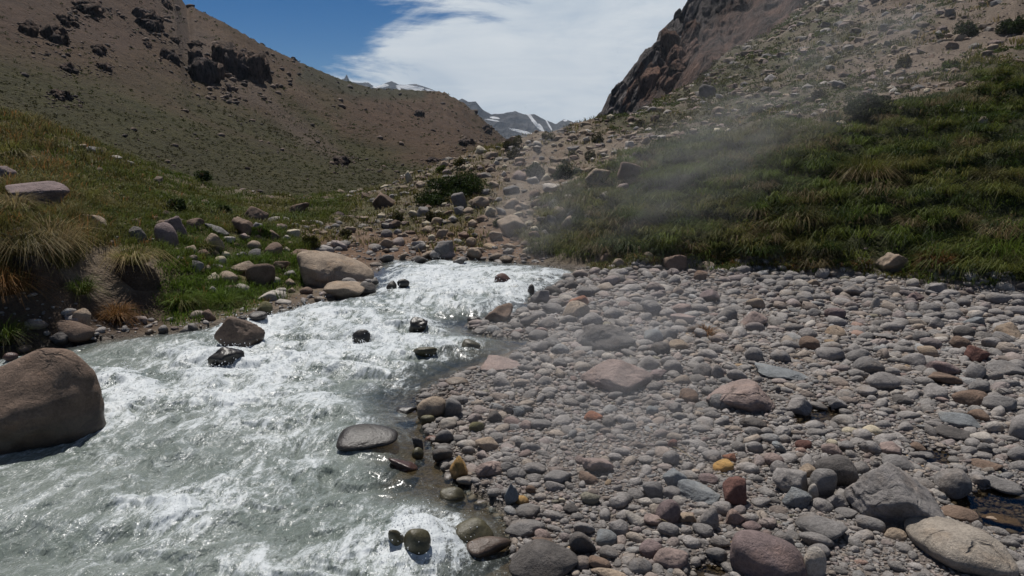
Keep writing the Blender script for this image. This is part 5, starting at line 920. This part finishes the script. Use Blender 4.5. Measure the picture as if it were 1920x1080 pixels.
def up_(X, Y): g = fbm(X * .18, Y * .18, octs=5, seed=23); px, _y = proj(np.stack([X, Y, zt(X, Y)], -1)); return np.clip(fld(Z['upper'], X, Y) * sm(.1, .8, sm(-.2, .3, g) * .75 + .5 * sm(1800, 1350, px)), 0, 1) * .8
C = sample(9000, 5, 42, 26, 105, up_, 10); Dd = np.hypot(C[:, 0], C[:, 1]); n1 = mixn(C[:, 0], C[:, 1], .3, 39); scrub('low_scrub', C, Dd * RNG.uniform(.003, .0085, len(C)), OLIVE * .95 * (1 - n1) + GREEN * .9 * n1, 11, 'low green scrub patching the slope below the cliff', 34, .17)
def hp(X, Y): px, py = proj(np.stack([X, Y, zhill(X, Y)], -1)); g = fbm(X * .035, Y * .035, octs=5, seed=53); return sm(-.5, .5, (py - (150 + .16 * px * (px < 650) + (px >= 650) * (104 + .75 * (px - 650)))) / 150 + 1.3 * g) * .8 + .16
C = sample(24000, -36, 2, 36, 400, hp, 12, zhill, .8); Dd = np.hypot(C[:, 0], C[:, 1]); n1 = mixn(C[:, 0], C[:, 1], .05, 40); scrub('hill_scrub', C, Dd * RNG.uniform(.0010, .0033, len(C)), (OLIVE * .75 * (1 - n1) + np.array((.060, .068, .020)) * n1), 13, 'small dark scrub dotting the far hillside', 12, .34)
C = sample(7000, -36, 2, 45, 400, lambda X, Y: .25 + .75 * sm(0, .3, fbm(X * .03, Y * .03, octs=4, seed=41)), 14, zhill, .7); Dd = np.hypot(C[:, 0], C[:, 1]); it = np.stack([C[:, 0], C[:, 1], Dd * .0012 * np.clip(RNG.pareto(2.2, len(C)) * .6 + .5, .5, 4)], 1)
it = np.concatenate([it, np.array(HALO)])
tag(put('hill_scree', loose_mesh('hill_scree', it, JIB[1], lambda x, y: np.array([(.12, .085, .065), (.16, .12, .095), (.07, .055, .048)][RNG.integers(3)]), flat=(.5, .9), zf=zhill), M_STONE), 'small brown stones scattered over the far hillside', 'stones', kind='stuff')
# straw stalks lying on the cobbles
for (x0, y0, x1, y1, lab) in [(1262, 838, 1300, 862, 'pale straw stalk lying on cobbles beyond the yellow stone'), (1345, 888, 1378, 900, 'pale straw stalk lying in front of the yellow stone'), (1232, 975, 1262, 985, 'thin dry twig across cobbles near the mauve brown stone')]:
    a = hit(x0, y0, .07)[0]; b = hit(x1, y1, .05)[0]; u = np.linspace(0, 1, 7)[:, None]; c = a * (1 - u) + b * u + np.array([0, 0, .015]) * np.sin(u * 3.1) + np.array([0, .01, 0]) * np.sin(u * 7); ring = [c + .004 * np.array([math.cos(q), 0, math.sin(q)]) * (1 - .5 * u) for q in np.arange(5) * 1.2566]
    V = np.stack(ring, 1).reshape(-1, 3); i = np.arange(6)[:, None] * 5; F4 = np.concatenate([np.stack([i[:, 0] + j, i[:, 0] + (j + 1) % 5, i[:, 0] + 5 + (j + 1) % 5, i[:, 0] + 5 + j], 1) for j in range(5)])
    tag(put('straw_stalk', npmesh('straw_stalk', V, F4, {'tint': np.tile(np.array((.42, .34, .2)), (len(V), 1))}), M_GRASS), lab, 'straw', 'dry stalks on the gravel')

# ---------------------------------------------------------------- drops thrown up by the rapids
wts = np.clip(FOAM - .75, 0, .6) * (wsd > .15) * np.exp(L2 * .3); cdf = np.cumsum(wts.ravel()); r = np.random.default_rng(77); nd = 5200; ii = np.searchsorted(cdf, r.random(nd) * cdf[-1])
ctr = np.repeat(ii[: nd // 8], 8)[:nd]; pos = np.stack([WX.ravel()[ctr], WY.ravel()[ctr], wz.ravel()[ctr]], 1) + r.normal(size=(len(ctr), 3)) * (.06, .06, .03); pos[:, 2] = np.maximum(pos[:, 2], wlev(pos[:, 0], pos[:, 1])) + np.abs(r.normal(size=len(ctr))) * .035
v1, f1 = ICO[1]; rr = r.uniform(.0025, .0065, len(ctr)) * np.clip(np.hypot(pos[:, 0], pos[:, 1]) / 8, .8, 1.6)
V = (v1[None] * rr[:, None, None] + pos[:, None]).reshape(-1, 3); Fq = (f1[None] + (np.arange(len(ctr)) * len(v1))[:, None, None]).reshape(-1, 3)
t = NT('white_spray'); t.surf(t.n('BsdfPrincipled', {'Base Color': (.85, .87, .88), 'Roughness': .3}).outputs[0])
tag(put('spray', npmesh('spray', V, Fq), t.m), 'white drops thrown up over the rapids', 'spray', kind='stuff')

# ---------------------------------------------------------------- steam from the hot ground, and the air
def mat_steam(dens, seed):
    t = NT('steam'); O = t.n('TexCoord').outputs['Object']; L = t.n('VectorMath', {0: O}, operation='LENGTH').outputs['Value']
    f = t.ramp(L, 1.0, .1); nz_ = t.noise(t.n('Mapping', {'Vector': O, 'Location': (seed * 3.3, seed, 0), 'Rotation': (.3, .5, .2), 'Scale': (1.1, 1, 1.5)}).outputs[0], 1.6, 5, .62, 1.0)
    d = t.math('MULTIPLY', t.math('MULTIPLY', f, t.ramp(nz_, .38, .66)), dens)
    v = t.n('VolumePrincipled', {'Color': (.92, .92, .93), 'Density': d, 'Anisotropy': .25}); t.t.links.new(v.outputs[0], t.out.inputs['Volume']); return t.m
STEAM = [(at_z(1130, 775, .45), (1.7, 1.8, .7), .28, 8, 'thin steam lying over the cobbles of the middle gravel bar'), (at_z(1140, 645, .6), (2.2, 1.8, 1.1), .36, -10, 'thin steam drifting past the mud caked lump'), (at_dist(1000, 390, 17.0), (1.4, 1.1, 2.6), .36, 14, 'wisp of steam rising before the stony mound'), (at_dist(1270, 330, 15.8), (4.0, 1.5, 1.9), .16, -18, 'veil of steam drifting across the grass bank'),
         (at_dist(1570, 50, 17.), (4.6, 2.0, 2.8), .13, -15, 'steam drifting high in front of the scree slope'), (at_dist(1380, 235, 17), (3.4, 1.4, 1.2), .17, -15, 'faint steam before the foot of the cliff')]
v5, f5 = ICO[3]
for k, (P, ext, dn, ry, lab) in enumerate(STEAM):
    o = put('steam', npmesh('steam', v5 * 1.0, f5), mat_steam(dn, k + 1), loc=P); o.scale = ext; o.rotation_euler = (0, rad(ry), 0); tag(o, lab, 'steam', kind='stuff')
t = NT('thin_air'); v = t.n('VolumePrincipled', {'Color': (.62, .80, 1.), 'Density': 1.0e-4, 'Anisotropy': .0}); t.t.links.new(v.outputs[0], t.out.inputs['Volume'])
lo, hi = np.array([-2300, -60, -330.]), np.array([2300, 3700, 330.]); bv = np.array([[(lo, hi)[i][0], (lo, hi)[j][1], (lo, hi)[k][2]] for i in (0, 1) for j in (0, 1) for k in (0, 1)])
tag(put('haze', npmesh('haze', bv, np.array([[0, 1, 3, 2], [4, 6, 7, 5], [0, 4, 5, 1], [2, 3, 7, 6], [0, 2, 6, 4], [1, 5, 7, 3]]), smooth=False), t.m), 'thin blue mountain air over the whole valley', 'haze', kind='stuff')
